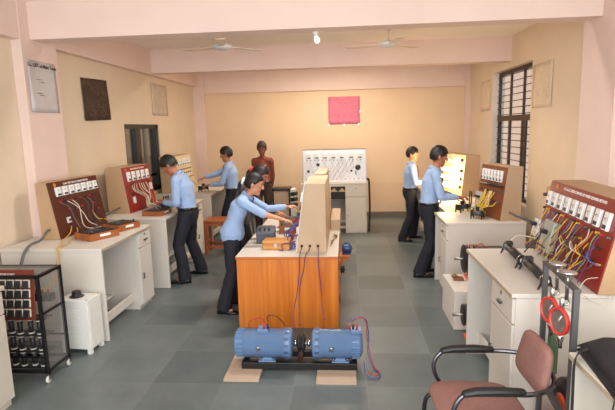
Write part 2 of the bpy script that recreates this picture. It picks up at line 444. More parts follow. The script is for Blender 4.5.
# ------------------------------------------------------------------ wall charts, switches, ceiling things
def sheet(name, mt, x0, x1, z0, z1, loc, rotz, label, cat, tilt=0.0, th=0.003, curl=0.006):
    """a thin sheet of paper hung on a wall: local x along the wall, facing local -y"""
    b = MB(); N = 8; vs = []; fs = []
    for j in range(N + 1):
        for i in range(N + 1):
            u = i / N; t = j / N
            vs.append((x0 + (x1 - x0) * u, -0.004 - curl * (0.5 + 0.5 * math.sin(u * 7 + t * 3)) * (0.3 + 0.7 * (1 - t)), z0 + (z1 - z0) * t))
    for j in range(N):
        for i in range(N): fs.append((j * (N + 1) + i, j * (N + 1) + i + 1, (j + 1) * (N + 1) + i + 1, (j + 1) * (N + 1) + i))
    b.add(vs, fs, True)
    o = b.build(name, mt)
    sd = o.modifiers.new('thick', 'SOLIDIFY'); sd.thickness = th * 0.4
    o.location = loc; o.rotation_euler = (0, tilt, rotz)
    return tag(o, label, cat)
p = sheet('wall_chart', mat('chart_pale_blue', (198, 193, 193), 0.85, var=0.05, scale=9), -0.24, 0.24, -0.26, 0.26, (-3.165, 5.0, 2.44), PI / 2, 'pale blue-grey handwritten chart hanging on the pink pillar at the left', 'wall chart', curl=0.012)
text_mesh('S.L. LIST of Main Tools', 0.052, METERG, 'lettering', p, Matrix.Translation((0, -0.02, 0.195)) @ Matrix.Rotation(PI / 2, 4, 'X'), bold=0.0012)
MB().box(-0.12, -0.03, -0.019, -0.0185, 0.07, 0.074).box(-0.05, 0.02, -0.019, -0.0185, 0.045, 0.05).box(-0.13, -0.04, -0.019, -0.0185, -0.07, -0.065).box(-0.09, -0.01, -0.019, -0.0185, -0.09, -0.085).build('ink_sketch', METERG, p)
sheet('wall_chart', chart_mat('chart_dark', (66, 50, 40), (110, 92, 76), 22, 0.6), -0.335, 0.335, -0.265, 0.265, (XL, 6.28, 2.385), PI / 2, 'dark brown chart pinned to the left wall above the benches', 'wall chart', tilt=-0.03, curl=0.02)
sheet('wall_chart', chart_mat('chart_faded', (204, 188, 172), (150, 132, 120), 26, 0.4), -0.36, 0.36, -0.27, 0.27, (XL, 8.52, 2.50), PI / 2, 'small faded drawing on the left wall above the black-framed window', 'wall chart')
sheet('wall_chart', chart_mat('chart_faded_right', (222, 206, 182), (170, 150, 130), 22, 0.3), -0.32, 0.32, -0.29, 0.29, (XR, 6.74, 2.43), -PI / 2, 'faded drawing beside the barred window, on its nearer side', 'wall chart')
sheet('wall_chart', chart_mat('chart_faded_far', (220, 203, 178), (186, 164, 140), 22, 0.3), -0.30, 0.30, -0.27, 0.27, (XR, 9.35, 2.45), -PI / 2, 'very faint drawing on the right wall beyond the barred window', 'wall chart')
p = sheet('paper_sign', chart_mat('chart_pink', (220, 124, 148), (186, 84, 118), 20, 0.4), -0.335, 0.335, -0.29, 0.29, (-0.027, YB, 2.30), 0, 'bright pink notice pinned to the back wall', 'notice')
for x, z in ((-0.33, -0.29), (0.31, -0.29), (0.0, -0.30), (0.345, -0.02)):
    MB().box(x - 0.018, x + 0.018, -0.016, -0.0125, z - 0.035, z + 0.02).build('tape', METER, p)

t = thing('wall_socket', 'grey switch and socket plate on the left wall between two panels', 'socket', (XL, 6.40, 1.30), PI / 2)
MB().box(-0.06, 0.06, -0.02, 0, -0.15, 0.15).build('plate', SOCKG, t, bev=0.004)
for z in (-0.07, 0.03, 0.10): MB().box(-0.03, 0.03, -0.028, -0.02, z - 0.022, z + 0.022).build('switch', SOCK, t, bev=0.003)
t = thing('wall_socket', 'white socket box on the right wall behind the lamp panel', 'socket', (XR, 8.9, 1.2), -PI / 2)
MB().box(-0.05, 0.05, -0.03, 0, -0.09, 0.09).build('plate', SOCK, t, bev=0.004)
for z in (-0.04, 0.04): MB().box(-0.025, 0.025, -0.036, -0.03, z - 0.02, z + 0.02).build('switch', SOCKG, t, bev=0.003)

def fan(x, y, label, a0):
    t = thing('ceiling_fan', label, 'ceiling fan', (x, y, ZC), 0, 'ceiling fans')
    MB().lathe([(0, 0.012), (0.005, 0.05), (0.05, 0.055), (0.07, 0.02)], (0, 0, 0), (0, 0, -1)).build('canopy', FANM, t)
    MB().cyl((0, 0, -0.04), (0, 0, -0.2), 0.011).build('down_rod', FANM, t)
    MB().lathe([(0, 0.03), (0.01, 0.06), (0.03, 0.12), (0.05, 0.132), (0.075, 0.118), (0.092, 0.06), (0.096, 0.02)], (0, 0, -0.19), (0, 0, -1)).build('motor', FANH, t)
    for k in range(3):
        a = a0 + k * 2 * PI / 3; m = Matrix.Rotation(a, 4, 'Z') @ Matrix.Translation((0, 0, -0.245)) @ Matrix.Rotation(R(3), 4, 'X')
        b = MB().prism([(0.12, -0.03), (0.2, -0.055), (0.56, -0.065), (0.585, -0.04), (0.585, 0.04), (0.56, 0.065), (0.2, 0.055), (0.12, 0.03)], 'z', -0.004, 0.004)
        b.build('blade', FANM, t, m=m)
    return t
fan(-1.60, 6.5, 'ceiling fan on the left, with pale blades and a grey motor', R(161))
fan(0.585, 6.8, 'ceiling fan on the right, with pale blades and a grey motor', R(163))
t = thing('light_bulb', 'small white bulb in a holder under the front ceiling beam', 'bulb', (-0.29, 5.06, ZB), 0)
MB().lathe([(0, 0.03), (0.02, 0.03), (0.025, 0.022), (0.045, 0.02)], (0, 0, 0), (0.1, 0, -1)).build('holder', SOCK, t)
MB().lathe([(0, 0.014), (0.02, 0.02), (0.045, 0.03), (0.07, 0.026), (0.088, 0.008)], (0.004, 0, -0.03), (0.22, 0, -1)).build('glass', TUBEL, t)

# ------------------------------------------------------------------ laboratory benches
def handle_mesh(): return MB().box(-0.03, 0.03, -0.022, -0.012, -0.008, 0.008).box(-0.03, -0.022, -0.022, 0, -0.006, 0.006).box(0.022, 0.03, -0.022, 0, -0.006, 0.006)
def bench(label, loc, rotz, L, D, h, cab, m=WHITE, foot=True, far_leg=0.0):
    """local x: 0..L along the front, y: 0..D away from the front, cabinet against the +x end"""
    t = thing('lab_bench', label, 'bench', loc, rotz)
    MB().box(-0.012, L + 0.012, -0.012, D, h - 0.028, h).build('worktop', m, t, bev=0.004)
    MB().box(-0.0125, L + 0.0125, -0.0145, -0.012, h - 0.028, h - 0.006).build('edge_strip', EDGE, t)
    MB().box(0, 0.022, 0, D, 0, h - 0.028).build('end_panel', m, t, bev=0.002)
    MB().box(0.022, L - cab, D * 0.62, D * 0.62 + 0.02, 0.06, h - 0.028).build('back_panel', m, t)
    MB().box(L - cab, L, 0.018, D, 0.05, h - 0.028).box(L - cab + 0.01, L - 0.01, 0.04, D, 0, 0.05).build('cabinet', m, t, bev=0.002)
    dr = MB().box(L - cab + 0.008, L - 0.008, 0, 0.018, h - 0.20, h - 0.04).build('drawer', m, t, bev=0.003)
    dd = MB().box(L - cab + 0.008, L - 0.008, 0, 0.018, 0.06, h - 0.212).build('door', m, t, bev=0.003)
    hm = Matrix.Translation((L - cab / 2, 0, h - 0.13)); handle_mesh().build('handle', STEEL, dr, m=hm)
    MB().cyl((L - cab / 2, 0, h - 0.07), (L - cab / 2, -0.006, h - 0.07), 0.012).build('lock', STEEL, dr)
    handle_mesh().build('handle', STEEL, dd, m=Matrix.Translation((L - cab + 0.05, 0, h * 0.42)) @ Matrix.Rotation(PI / 2, 4, 'Y'))
    if foot:
        MB().box(0.022, L - cab, 0.10, 0.125, 0.10, 0.19).build('footrest', m, t, bev=0.003)
        MB().box(0.022, L - cab, 0.33, 0.42, 0.16, 0.18).build('footrest', m, t, bev=0.003)
    return t
HL, HC2, HR2, HR3 = 0.90, 0.90, 0.87, 0.92
bench('near left white bench carrying the dark brown seven-meter panel', (-2.258, 4.18, 0), PI / 2, 1.13, 0.98, HL, 0.33)
bench('left white bench under the red five-meter panel, where a student works', (-2.225, 5.72, 0), PI / 2, 1.55, 1.0, 0.90, 0.34)
bench('far left white bench behind the wooden stool', (-2.255, 7.86, 0), PI / 2, 1.35, 0.98, 0.90, 0.36, WHITE2)
bench('right white bench with the lit lamp panel on it', (1.25, 9.0, 0), -PI / 2, 2.88, 0.9, 0.87, 0.4, WHITE2)
bench('right white bench carrying the brown panel with tangled yellow wires', (1.11, 6.085, 0), -PI / 2, 0.68, 0.86, HR2, 0.36)
bench('near right white bench carrying the big red nine-meter panel', (1.01, 4.03, 0), -PI / 2, 1.10, 1.12, HR3, 0.44)
# the bench cut by the left edge of the frame, and the one under the bag
t = thing('lab_bench', 'cream bench end cut off by the left edge of the photo', 'bench', (-2.44, 3.12, 0), PI / 2)
MB().box(-0.9, 0.012, -0.012, 0.7, 0.872, 0.90).build('worktop', WHITE2, t, bev=0.003)
MB().box(-0.9, 0, 0.018, 0.7, 0.05, 0.872).box(-0.9, -0.01, 0.03, 0.7, 0, 0.05).build('cabinet', WHITE2, t, bev=0.002)
for a in (-0.45, -0.9):
    d = MB().box(a + 0.005, a + 0.445, 0, 0.018, 0.70, 0.86).build('drawer', WHITE2, t, bev=0.003)
    handle_mesh().build('handle', STEEL, d, m=Matrix.Translation((a + 0.22, 0, 0.78)))
    d = MB().box(a + 0.005, a + 0.445, 0, 0.018, 0.06, 0.69).build('door', WHITE2, t, bev=0.003)
    handle_mesh().build('handle', STEEL, d, m=Matrix.Translation((a + 0.05, 0, 0.42)) @ Matrix.Rotation(PI / 2, 4, 'Y'))
t = thing('lab_bench', 'cream bench with the black bag lying on it', 'bench', (1.075, 2.28, 0), -PI / 2)
MB().box(-0.012, 1.3, -0.012, 0.95, 0.822, 0.85).build('worktop', WHITE2, t, bev=0.003)
MB().box(-0.0125, 1.3, -0.0145, -0.012, 0.822, 0.844).build('edge_strip', EDGE, t)
MB().box(0, 0.03, 0, 0.95, 0, 0.822).build('end_panel', WHITE2, t)
MB().box(1.27, 1.3, 0, 0.95, 0, 0.822).build('end_panel', WHITE2, t)
MB().box(0.03, 1.27, 0.35, 0.37, 0.1, 0.822).build('back_panel', WHITE2, t)

# back bench of the white panel
t = thing('lab_bench', 'cream bench against the far end, carrying the white control panel', 'bench', (-0.82, 8.82, 0), 0)
MB().box(-0.01, 1.20, -0.01, 0.75, 0.915, 0.945).build('worktop', WHITE2, t, bev=0.003)
MB().box(0.80, 1.19, 0.018, 0.75, 0.0, 0.915).build('cabinet', WHITE2, t, bev=0.003)
d = MB().box(0.805, 1.185, 0, 0.018, 0.69, 0.91).build('drawer', WHITE2, t, bev=0.003)
MB().cyl((0.995, 0, 0.84), (0.995, -0.012, 0.84), 0.012).build('lock', STEEL, d)
d = MB().box(0.805, 1.185, 0, 0.018, 0.02, 0.68).build('door', WHITE2, t, bev=0.003)
MB().cyl((0.84, 0, 0.34), (0.84, -0.02, 0.34), 0.012).build('handle', STEEL, d)
MB().box(0, 0.03, 0, 0.75, 0, 0.915).build('end_panel', WHITE2, t)
MB().box(0.03, 0.80, 0.62, 0.64, 0.05, 0.70).build('back_panel', mat('grey_board', (168, 166, 162), 0.5), t)
MB().prism([(0.03, 0.88), (0.80, 0.88), (0.80, 0.915), (0.03, 0.915)], 'y', 0.0, 0.02).box(0.50, 0.535, 0.0, 0.02, 0.1, 0.88).build('apron', WHITE2, t)
MB().box(0.535, 0.80, 0.2, 0.24, 0.62, 0.75).prism([(0.535, 0.88), (0.80, 0.88), (0.80, 0.78), (0.74, 0.84), (0.667, 0.765), (0.595, 0.84), (0.535, 0.78)], 'y', 0.1, 0.12).build('shelf_lining', BLACK, t)
MB().box(0.535, 0.80, 0.3, 0.4, 0.16, 0.19).build('footrest', WHITE2, t)
MB().box(0.535, 0.80, 0.1, 0.13, 0.08, 0.12).build('footrest', WHITE2, t)

# ------------------------------------------------------------------ sloping control panels
def FM(lean, h):
    L = math.hypot(lean, h)
    m = Matrix(((1, 0, 0, 0), (0, lean / L, -h / L, 0), (0, h / L, lean / L, 0), (0, 0, 0, 1)))
    return m, L
def panel(label, loc, rotz, w, h, lean, db, dt, face, nm, ms, mv, mu, head, case=TAN, headcol=METER, hs=0.026, name='control_panel', us=None):
    """local x along the face, face leaning back from y=0 at the foot; nm meters of size ms at height mv spread over mu=(u0,u1)"""
    t = thing(name, label, 'control panel', loc, rotz)
    Fm, L = FM(lean, h)
    MB().prism([(0.001, 0), (db, 0), (dt, h), (lean + 0.001, h)], 'x', -w / 2, w / 2).build('case', case, t, bev=0.004)
    MB().box(-w / 2 + 0.004, w / 2 - 0.004, 0.004, L - 0.004, 0.0005, 0.008).build('face_board', face, t, bev=0.0015, m=Fm)
    proto = sc = None
    for k in range(nm):
        u = us[k] if us else mu[0] + (mu[1] - mu[0]) * (k / (nm - 1) if nm > 1 else 0)
        mm = Fm @ Matrix.Translation((u, mv, 0.008))
        if proto is None:
            proto = MB().box(-ms[0] / 2, ms[0] / 2, -ms[1] / 2, ms[1] / 2, 0, 0.022).build('meter', METER, t, bev=0.004)
            proto.matrix_local = mm
            b = MB()
            for q in range(9):
                a0 = R(150 - 120 * q / 9); a1 = R(150 - 120 * (q + 1) / 9); r1 = ms[0] * 0.40; r0 = r1 * 0.9; c = -ms[1] * 0.05
                b.add([(r * math.cos(a), c + r * math.sin(a), 0.0225) for r, a in ((r0, a0), (r1, a0), (r1, a1), (r0, a1))], [(0, 1, 2, 3)])
            b.box(-0.0012, 0.0012, -ms[1] * 0.05, ms[1] * 0.22, 0.0222, 0.0232, Matrix.Rotation(R(30), 4, 'Z'))
            b.box(-ms[0] * 0.36, ms[0] * 0.36, -ms[1] * 0.42, -ms[1] * 0.2, 0.0215, 0.0228)
            sc = b.build('scale', METERG, proto)
        else:
            c = inst(proto, t, mm); inst(sc, c, Matrix.Identity(4))
    if head:
        s0 = head.index('|') if '|' in head else -1
        text_mesh(head, hs, headcol, 'lettering', t, Fm @ Matrix.Translation((0.04 * w, L - 0.045, 0.0085)), bold=0.0008)
        MB().lathe([(0, 0.02), (0.002, 0.02)], (-w * 0.37, L - 0.037, 0.008), (0, 0, 1)).build('emblem', WIRES['orange'], t, m=Fm)
    M = Matrix.Translation(loc) @ Matrix.Rotation(rotz, 4, 'Z') @ Fm
    return t, Fm, L, M
PR = {}
def terminals(t, Fm, pts, cols=('red', 'black')):
    for k, (u, v) in enumerate(pts):
        key = cols[k % len(cols)]; mm = Fm @ Matrix.Translation((u, v, 0.008))
        kk = (key)
        if kk not in PR:
            PR[kk] = MB().lathe([(0, 0.009), (0.004, 0.009), (0.005, 0.006), (0.012, 0.006), (0.013, 0.0085), (0.024, 0.0085)], (0, 0, 0), (0, 0, 1), 10).build('terminal', WIRES[key], t)
            PR[kk].matrix_local = mm
        else: inst(PR[kk], t, mm)
def knob(t, Fm, u, v, r, mt=BLACKP, name='knob'):
    o = MB().lathe([(0, r * 1.25), (0.004, r * 1.25), (0.006, r), (0.03, r * 0.85), (0.032, r * 0.6)], (u, v, 0.008), (0, 0, 1), 18).build(name, mt, t, m=Fm); return o

# panel A, dark brown, near left bench
tA, FA, LA, MA = panel('dark brown seven-meter panel on the near left bench', (-2.842, 4.985, HL), R(86), 0.86, 0.575, 0.10, 0.20, 0.22, BROWNP, 7, (0.078, 0.095), 0.475, (-0.30, 0.34), 'LOAD TEST ON D.C. SHUNT MOTOR')
rows = [(-0.31 + 0.085 * k, 0.37) for k in range(8)] + [(-0.2 + 0.11 * k, 0.28) for k in range(5)] + [(0.1 + 0.07 * k, 0.2) for k in range(4)]
terminals(tA, FA, rows)
MB().box(-0.27, -0.21, 0.14, 0.20, 0.008, 0.02).build('socket_plate', SOCK, tA, bev=0.003, m=FA); knob(tA, FA, -0.24, 0.17, 0.013)
MB().box(0.16, 0.2, 0.05, 0.11, 0.008, 0.02).build('switch', BLACKP, tA, bev=0.003, m=FA)
def pw(M, u, v, n=0.03): return M @ V((u, v, n))
GA = 'wires on the dark brown panel'
wire([pw(MA, -0.20, 0.365, 0.02), pw(MA, -0.14, 0.30, 0.06), pw(MA, -0.06, 0.2, 0.07), pw(MA, -0.02, 0.1, 0.08), pw(MA, 0.08, 0.03, 0.10)], 'white', 'white wire crossing the dark brown panel from upper left', GA)
wire([pw(MA, -0.115, 0.365, 0.02), pw(MA, -0.09, 0.28, 0.06), pw(MA, -0.13, 0.15, 0.08), pw(MA, -0.12, 0.06, 0.09), pw(MA, -0.02, 0.012, 0.12)], 'white', 'white wire hanging straight down the middle of the dark brown panel', GA)
for k, (u, c) in enumerate(((0.055, 'grey'), (0.14, 'grey'), (0.225, 'black'), (0.05, 'black'))):
    wire([pw(MA, u, 0.365, 0.02), pw(MA, u + 0.02, 0.28, 0.06), pw(MA, u - 0.03, 0.16, 0.07), pw(MA, u + 0.04, 0.05, 0.09)], c, f'{c} wire hanging below the meters of the dark brown panel', GA)
for k, (u, c) in enumerate(((-0.30, 'grey'), (-0.23, 'black'))):
    wire([pw(MA, u, 0.36, 0.02), pw(MA, u + 0.06, 0.30, 0.05), pw(MA, u + 0.1, 0.18, 0.05), pw(MA, u + 0.14, 0.06, 0.06)], c, f'{c} wire at the left side of the dark brown panel', GA)
wire([pw(MA, 0.17, 0.2, 0.02), pw(MA, 0.2, 0.1, 0.05), pw(MA, 0.28, 0.07, 0.08), pw(MA, 0.36, 0.02, 0.08)], 'yellow', 'yellow wire at the lower right of the dark brown panel', GA)
wire([pw(MA, -0.24, 0.10, 0.02), pw(MA, -0.30, 0.07, 0.05), pw(MA, -0.35, 0.03, 0.05), V((-2.78, 4.44, HL + 0.015)), V((-2.70, 4.30, HL + 0.012)), V((-2.665, 4.16, HL + 0.012)), V((-2.66, 4.135, 0.82)), V((-2.66, 4.07, 0.66)), V((-2.62, 3.80, 0.62))], 'yellow', 'yellow wire pair running from the dark brown panel down to the black trolley', 'yellow wires into the trolley', 0.005)
wire([pw(MA, -0.16, 0.07, 0.02), pw(MA, -0.24, 0.03, 0.07), V((-2.74, 4.52, HL + 0.012)), V((-2.67, 4.33, HL + 0.012)), V((-2.64, 4.16, HL + 0.012)), V((-2.635, 4.135, 0.82)), V((-2.635, 4.07, 0.66)), V((-2.58, 3.80, 0.62))], 'yellow', 'yellow wire pair running from the dark brown panel down to the black trolley', 'yellow wires into the trolley', 0.005)
wire([V((-2.985, 4.575, HL + 0.10)), V((-2.97, 4.50, HL + 0.10)), V((-2.96, 4.38, HL + 0.04)), V((-2.95, 4.20, HL + 0.035)), V((-2.94, 4.09, 0.88)), V((-2.92, 4.0, 0.80)), V((-2.90, 3.80, 0.6))], 'grey', 'thick grey cable from the dark brown panel down into the black trolley', r=0.013, name='power_cable', cat='cable')

# panel B, red, second left bench
tB, FB, LB, MBm = panel('red five-meter panel on the left bench beside the student', (-2.79, 6.42, 0.90), R(86), 0.76, 0.60, 0.085, 0.30, 0.31, REDP, 5, (0.072, 0.125), 0.475, (-0.255, 0.255), 'SPEED CONTROL OF D.C. MOTOR', hs=0.024)
terminals(tB, FB, [(-0.3 + 0.075 * k, 0.37) for k in range(9)] + [(-0.25 + 0.1 * k, 0.24) for k in range(6)])
for u, v, s in ((-0.22, 0.16, 0.03), (0.30, 0.29, 0.035)):
    MB().box(u - s, u + s, v - s * 1.4, v + s * 1.4, 0.008, 0.022).build('socket_plate', SOCK, tB, bev=0.003, m=FB)
GB = 'white wires on the red five-meter panel'
for k in range(7):
    u = -0.22 + 0.062 * k
    wire([pw(MBm, u, 0.37, 0.02), pw(MBm, u + 0.05 * rnd.uniform(-1, 1), 0.28, 0.05), pw(MBm, 0.03 + 0.02 * k + 0.05 * rnd.uniform(-1, 1), 0.17, 0.06), pw(MBm, 0.02 * k - 0.05, 0.06, 0.08), pw(MBm, 0.1 * rnd.uniform(-1, 1) + 0.03 * k - 0.1, 0.012, 0.12 + 0.02 * k)], 'white', 'white wire tangled across the red five-meter panel', GB, 0.005)
wire([pw(MBm, 0.22, 0.24, 0.02), pw(MBm, 0.20, 0.12, 0.06), pw(MBm, 0.10, 0.04, 0.09), pw(MBm, 0.02, 0.09, 0.05)], 'orange', 'orange wire looping at the foot of the red five-meter panel')
wire([pw(MBm, -0.39, 0.10, -0.12), V((-2.98, 5.97, 0.965)), V((-3.02, 5.82, 0.93)), V((-3.1, 5.76, 0.915)), V((-3.17, 5.74, 0.915))], 'grey', 'grey cable from the side of the red five-meter panel', r=0.012, name='power_cable', cat='cable')

# panel C, far left bench: cream board of labels
tC, FC, LC, MC = panel('cream panel with black lettering behind the student at the left', (-2.90, 8.56, 0.90), R(90), 1.0, 0.62, 0.07, 0.26, 0.28, mat('cream_board', (226, 208, 176), 0.45), 7, (0.085, 0.11), 0.50, (-0.40, 0.40), '', case=TAN2)
b = MB()
for k in range(11): b.box(-0.46 + 0.085 * k, -0.40 + 0.085 * k, 0.36, 0.385, 0.0082, 0.009)
for k in range(4): b.box(0.0 + 0.11 * k, 0.085 + 0.11 * k, 0.29, 0.315, 0.0082, 0.009)
b.build('lettering', METERG, tC, m=FC)
terminals(tC, FC, [(-0.4 + 0.1 * k, 0.22) for k in range(9)])
for k in range(4):
    u = 0.12 + 0.1 * k
    wire([pw(MC, u, 0.22, 0.02), pw(MC, u - 0.05, 0.15, 0.06), pw(MC, u + 0.04, 0.06, 0.09), pw(MC, u, 0.012, 0.13)], ('yellow', 'green', 'yellow', 'white')[k], ('yellow wire on the cream panel, leftmost of its hanging wires', 'green wire on the cream panel', 'yellow wire on the cream panel, beside the white one', 'white wire on the cream panel')[k])

# panel E, right bench, brown with bundle of wires
tE, FE, LE, ME = panel('brown seven-meter panel with tangled yellow wires on the right bench', (1.645, 5.745, HR2), R(-79), 0.60, 0.60, 0.075, 0.24, 0.25, WOODP, 7, (0.036, 0.13), 0.49, (-0.215, 0.215), '', case=TAN2)
MB().tube([(-0.28, 0.385, 0.03), (0.28, 0.385, 0.03)], 0.014, 8).build('terminal_rail', BLACKP, tE, m=FE)
MB().box(-0.27, -0.13, 0.10, 0.27, 0.008, 0.05).build('switch_box', SOCKG, tE, bev=0.004, m=FE)
MB().box(-0.23, -0.15, 0.2, 0.225, 0.05, 0.085).build('switch_lever', BLACKP, tE, m=FE)
terminals(tE, FE, [(-0.2 + 0.08 * k, 0.31) for k in range(6)] + [(-0.05 + 0.09 * k, 0.2) for k in range(4)], ('black', 'grey'))
for k in range(22):
    u = -0.1 + 0.3 * rnd.random(); c = 'yellow' if k % 4 else ('white' if k % 8 else 'green')
    v0 = rnd.choice((0.31, 0.2)); e = rnd.uniform(-0.24, 0.12)
    wire([pw(ME, u, v0, 0.025), pw(ME, u + rnd.uniform(-.03, .03), v0 * 0.75, 0.04 + 0.02 * rnd.random()), pw(ME, u + rnd.uniform(-.1, .04), 0.09 + 0.06 * rnd.random(), 0.05 + 0.05 * rnd.random()), pw(ME, e + 0.04, 0.03 + 0.05 * rnd.random(), 0.08 + 0.08 * rnd.random()), pw(ME, e - 0.08 * rnd.random(), 0.012, 0.09 + 0.07 * rnd.random())], c, {'yellow': 'yellow wire in the tangle on the brown seven-meter panel', 'white': 'white wire in the tangle on the brown seven-meter panel', 'green': 'green wire in the tangle on the brown seven-meter panel'}[c], f'{c} wires tangled on the brown panel', 0.0055)
for k, e in enumerate((0, 0.05)):
    wire([pw(ME, -0.26, 0.02 + 0.02 * k, 0.10), pw(ME, -0.30 + e, 0.12, 0.10), pw(ME, -0.36 + e, 0.20, 0.08), pw(ME, -0.39 + e, 0.25, 0.07)], 'black', 'stiff black lead standing up left of the brown seven-meter panel', 'stiff black leads', 0.008)
wire([V((1.80, 5.45, HR2 + 0.10)), V((1.86, 5.36, HR2 + 0.07)), V((1.99, 5.33, 0.88)), V((2.02, 5.31, 0.7)), V((2.02, 5.30, 0.3)), V((2.05, 5.28, 0.02))], 'grey', 'grey cable from the brown seven-meter panel down behind the right bench', r=0.013, name='power_cable', cat='cable')

# lamp panel on the far right bench
tL, FL, LL, ML = panel('lamp load panel with glowing bulbs on the far right bench', (1.64, 7.86, 0.87), R(-80), 1.0, 0.62, 0.06, 0.28, 0.27, mat('lamp_board', (204, 172, 132), 0.4), 1, (0.06, 0.09), 0.13, (-0.4, -0.4), '', case=TAN, name='lamp_panel')
bulb_spots = [(-0.05, 0.53), (0.12, 0.53), (0.40, 0.54)] + [(u, v) for v in (0.38, 0.26, 0.14) for u in (-0.02, 0.13, 0.28, 0.42)]
for k, (u, v) in enumerate(bulb_spots):
    h_ = MB().lathe([(0, 0.028), (0.02, 0.028), (0.022, 0.02), (0.045, 0.02)], (u, v, 0.008), (0, 0, 1), 16).build('bulb_holder', BLACKP, tL, m=FL)
    MB().lathe([(0, 0.015), (0.02, 0.02), (0.05, 0.036), (0.075, 0.034), (0.095, 0.018), (0.1, 0.004)], (u, v, 0.05), (0, 0, 1), 18).build('bulb', BULB if k not in (0, 1, 3, 11) else mat('unlit_bulb', (230, 220, 205), 0.1), h_, m=FL)
wire([pw(ML, -0.30, 0.3, 0.02), pw(ML, -0.33, 0.2, 0.05), pw(ML, -0.3, 0.1, 0.07), pw(ML, -0.2, 0.02, 0.1)], 'white', 'white wire at the side of the glowing lamp panel')

# panel F, big red panel, near right bench
tF, FF, LF, MF = panel('big red nine-meter panel on the near right bench', (1.528, 3.50, HR3), R(-93.8), 1.20, 0.56, 0.12, 0.34, 0.36, REDP, 9, (0.070, 0.112), 0.432, (-0.52, 0.49), 'D.C. & A.C. SPEED CONTROL BY WARD LEONARD METHOD', case=TAN, hs=0.026)
terminals(tF, FF, [(-0.56 + 0.075 * k, 0.345) for k in range(16)] + [(-0.3 + 0.1 * k, 0.26) for k in range(9)] + [(0.1 + 0.11 * k, 0.17) for k in range(5)], ('black', 'yellow', 'red', 'grey'))
for u0, u1, v0, v1, m_ in ((-0.60, -0.47, 0.10, 0.24, SOCK), (-0.37, -0.17, 0.04, 0.28, SOCKG)):
    sb = MB().box(u0, u1, v0, v1, 0.008, 0.06).build('switch_box', m_, tF, bev=0.006, m=FF)
    MB().box((u0 + u1) / 2 - 0.035, (u0 + u1) / 2 + 0.03, (v0 + v1) / 2 + 0.015, (v0 + v1) / 2 + 0.045, 0.06, 0.10).build('switch_lever', BLACKP, sb, bev=0.004, m=FF)
GF = 'wires on the big red panel'
cols = ['yellow', 'orange', 'yellow', 'green', 'blue', 'purple', 'grey', 'yellow', 'black', 'blue', 'white']
cnt = {}
for k in range(40):
    c = cols[k % len(cols)]
    u = -0.50 + 1.0 * k / 39 + rnd.uniform(-.02, .02); v0 = (0.345, 0.26, 0.345, 0.17)[k % 4]; d = rnd.uniform(-0.16, -0.02)
    e = u + d
    wire([pw(MF, u, v0, 0.025), pw(MF, u + rnd.uniform(-.02, .02), v0 * 0.82, 0.035 + 0.02 * rnd.random()), pw(MF, u + d * 0.6, v0 * 0.5, 0.04 + 0.03 * rnd.random()), pw(MF, e, v0 * 0.2 + 0.03, 0.04 + 0.03 * rnd.random()), pw(MF, e + rnd.uniform(-.05, .03), 0.010, 0.05 + 0.05 * rnd.random())], c, f'{c} wire among those hanging on the big red nine-meter panel', f'{c} wires on the big red panel', 0.0036)
for k in range(6):
    u = 0.0 + 0.09 * k; c = ('yellow', 'grey', 'white', 'yellow', 'black', 'blue')[k]
    wire([pw(MF, u, 0.17, 0.025), pw(MF, u + 0.05, 0.23, 0.08), pw(MF, u + 0.11, 0.19, 0.09), pw(MF, u + 0.12, 0.17, 0.02)], c, f'{c} loop joining two terminals of the big red panel', f'{c} loops on the big red panel', 0.0036)
wire([V((1.50, 2.93, HR3 + 0.10)), V((1.44, 2.95, HR3 + 0.08)), V((1.40, 2.93, HR3 + 0.02)), V((1.44, 2.905, HR3 - 0.02)), V((1.52, 2.90, HR3 - 0.06)), V((1.56, 2.90, HR3 - 0.01)), V((1.53, 2.95, HR3 + 0.05))], 'white', 'thin pale wire loop over the bench edge under the red panel', None, 0.0022)
t = thing('isolator_switch', 'tan isolator with a grey lever on the right wall, between two panels', 'switch', (XR, 6.2, 0.99), -PI / 2)
MB().box(-0.07, 0.07, -0.07, 0, -0.16, 0.16).build('box', TAN, t, bev=0.006)
MB().box(-0.02, 0.02, -0.13, -0.07, 0.05, 0.09).build('lever', GREYM, t, bev=0.004)
wire([V((2.54, 6.2, 0.83)), V((2.53, 6.19, 0.72)), V((2.48, 6.05, 0.60)), V((2.45, 5.95, 0.4)), V((2.44, 5.9, 0.02))], 'grey', 'grey cable hanging from the tan isolator on the wall', r=0.012, name='power_cable', cat='cable')

# white control panel at the back
tG, FG, LG, MG = panel('white control panel with seven square meters at the far end', (-0.213, 8.92, 0.945), 0, 1.16, 0.60, 0.04, 0.30, 0.30, WPAN, 7, (0.10, 0.095), 0.485, (-0.475, 0.475), '', case=mat('black_case', (46, 42, 42), 0.5), us=(-.47, -.323, -.17, -.017, .136, .31, .466))
MB().prism([(0.001 - .012, 0), (0.02, 0), (0.06, 0.60), (0.03, 0.60)], 'x', -0.585, -0.58).build('edge_trim', STEEL, tG)
MB().prism([(-.011, 0), (0.02, 0), (0.06, 0.60), (0.03, 0.60)], 'x', 0.58, 0.585).build('edge_trim', STEEL, tG)
terminals(tG, FG, [(-0.5 + 0.07 * k, 0.41) for k in range(15)] + [(-0.52 + 0.08 * k, 0.06) for k in range(14)] + [(-0.4 + 0.16 * k, 0.2) for k in range(5)], ('black', 'red', 'grey'))
knob(tG, FG, 0.43, 0.27, 0.04); knob(tG, FG, 0.31, 0.21, 0.016); knob(tG, FG, -0.48, 0.21, 0.02); knob(tG, FG, -0.30, 0.33, 0.024)
MB().box(0.385, 0.40, 0.14, 0.21, 0.008, 0.04).build('switch_lever', BLACKP, tG, m=FG)
b = MB()
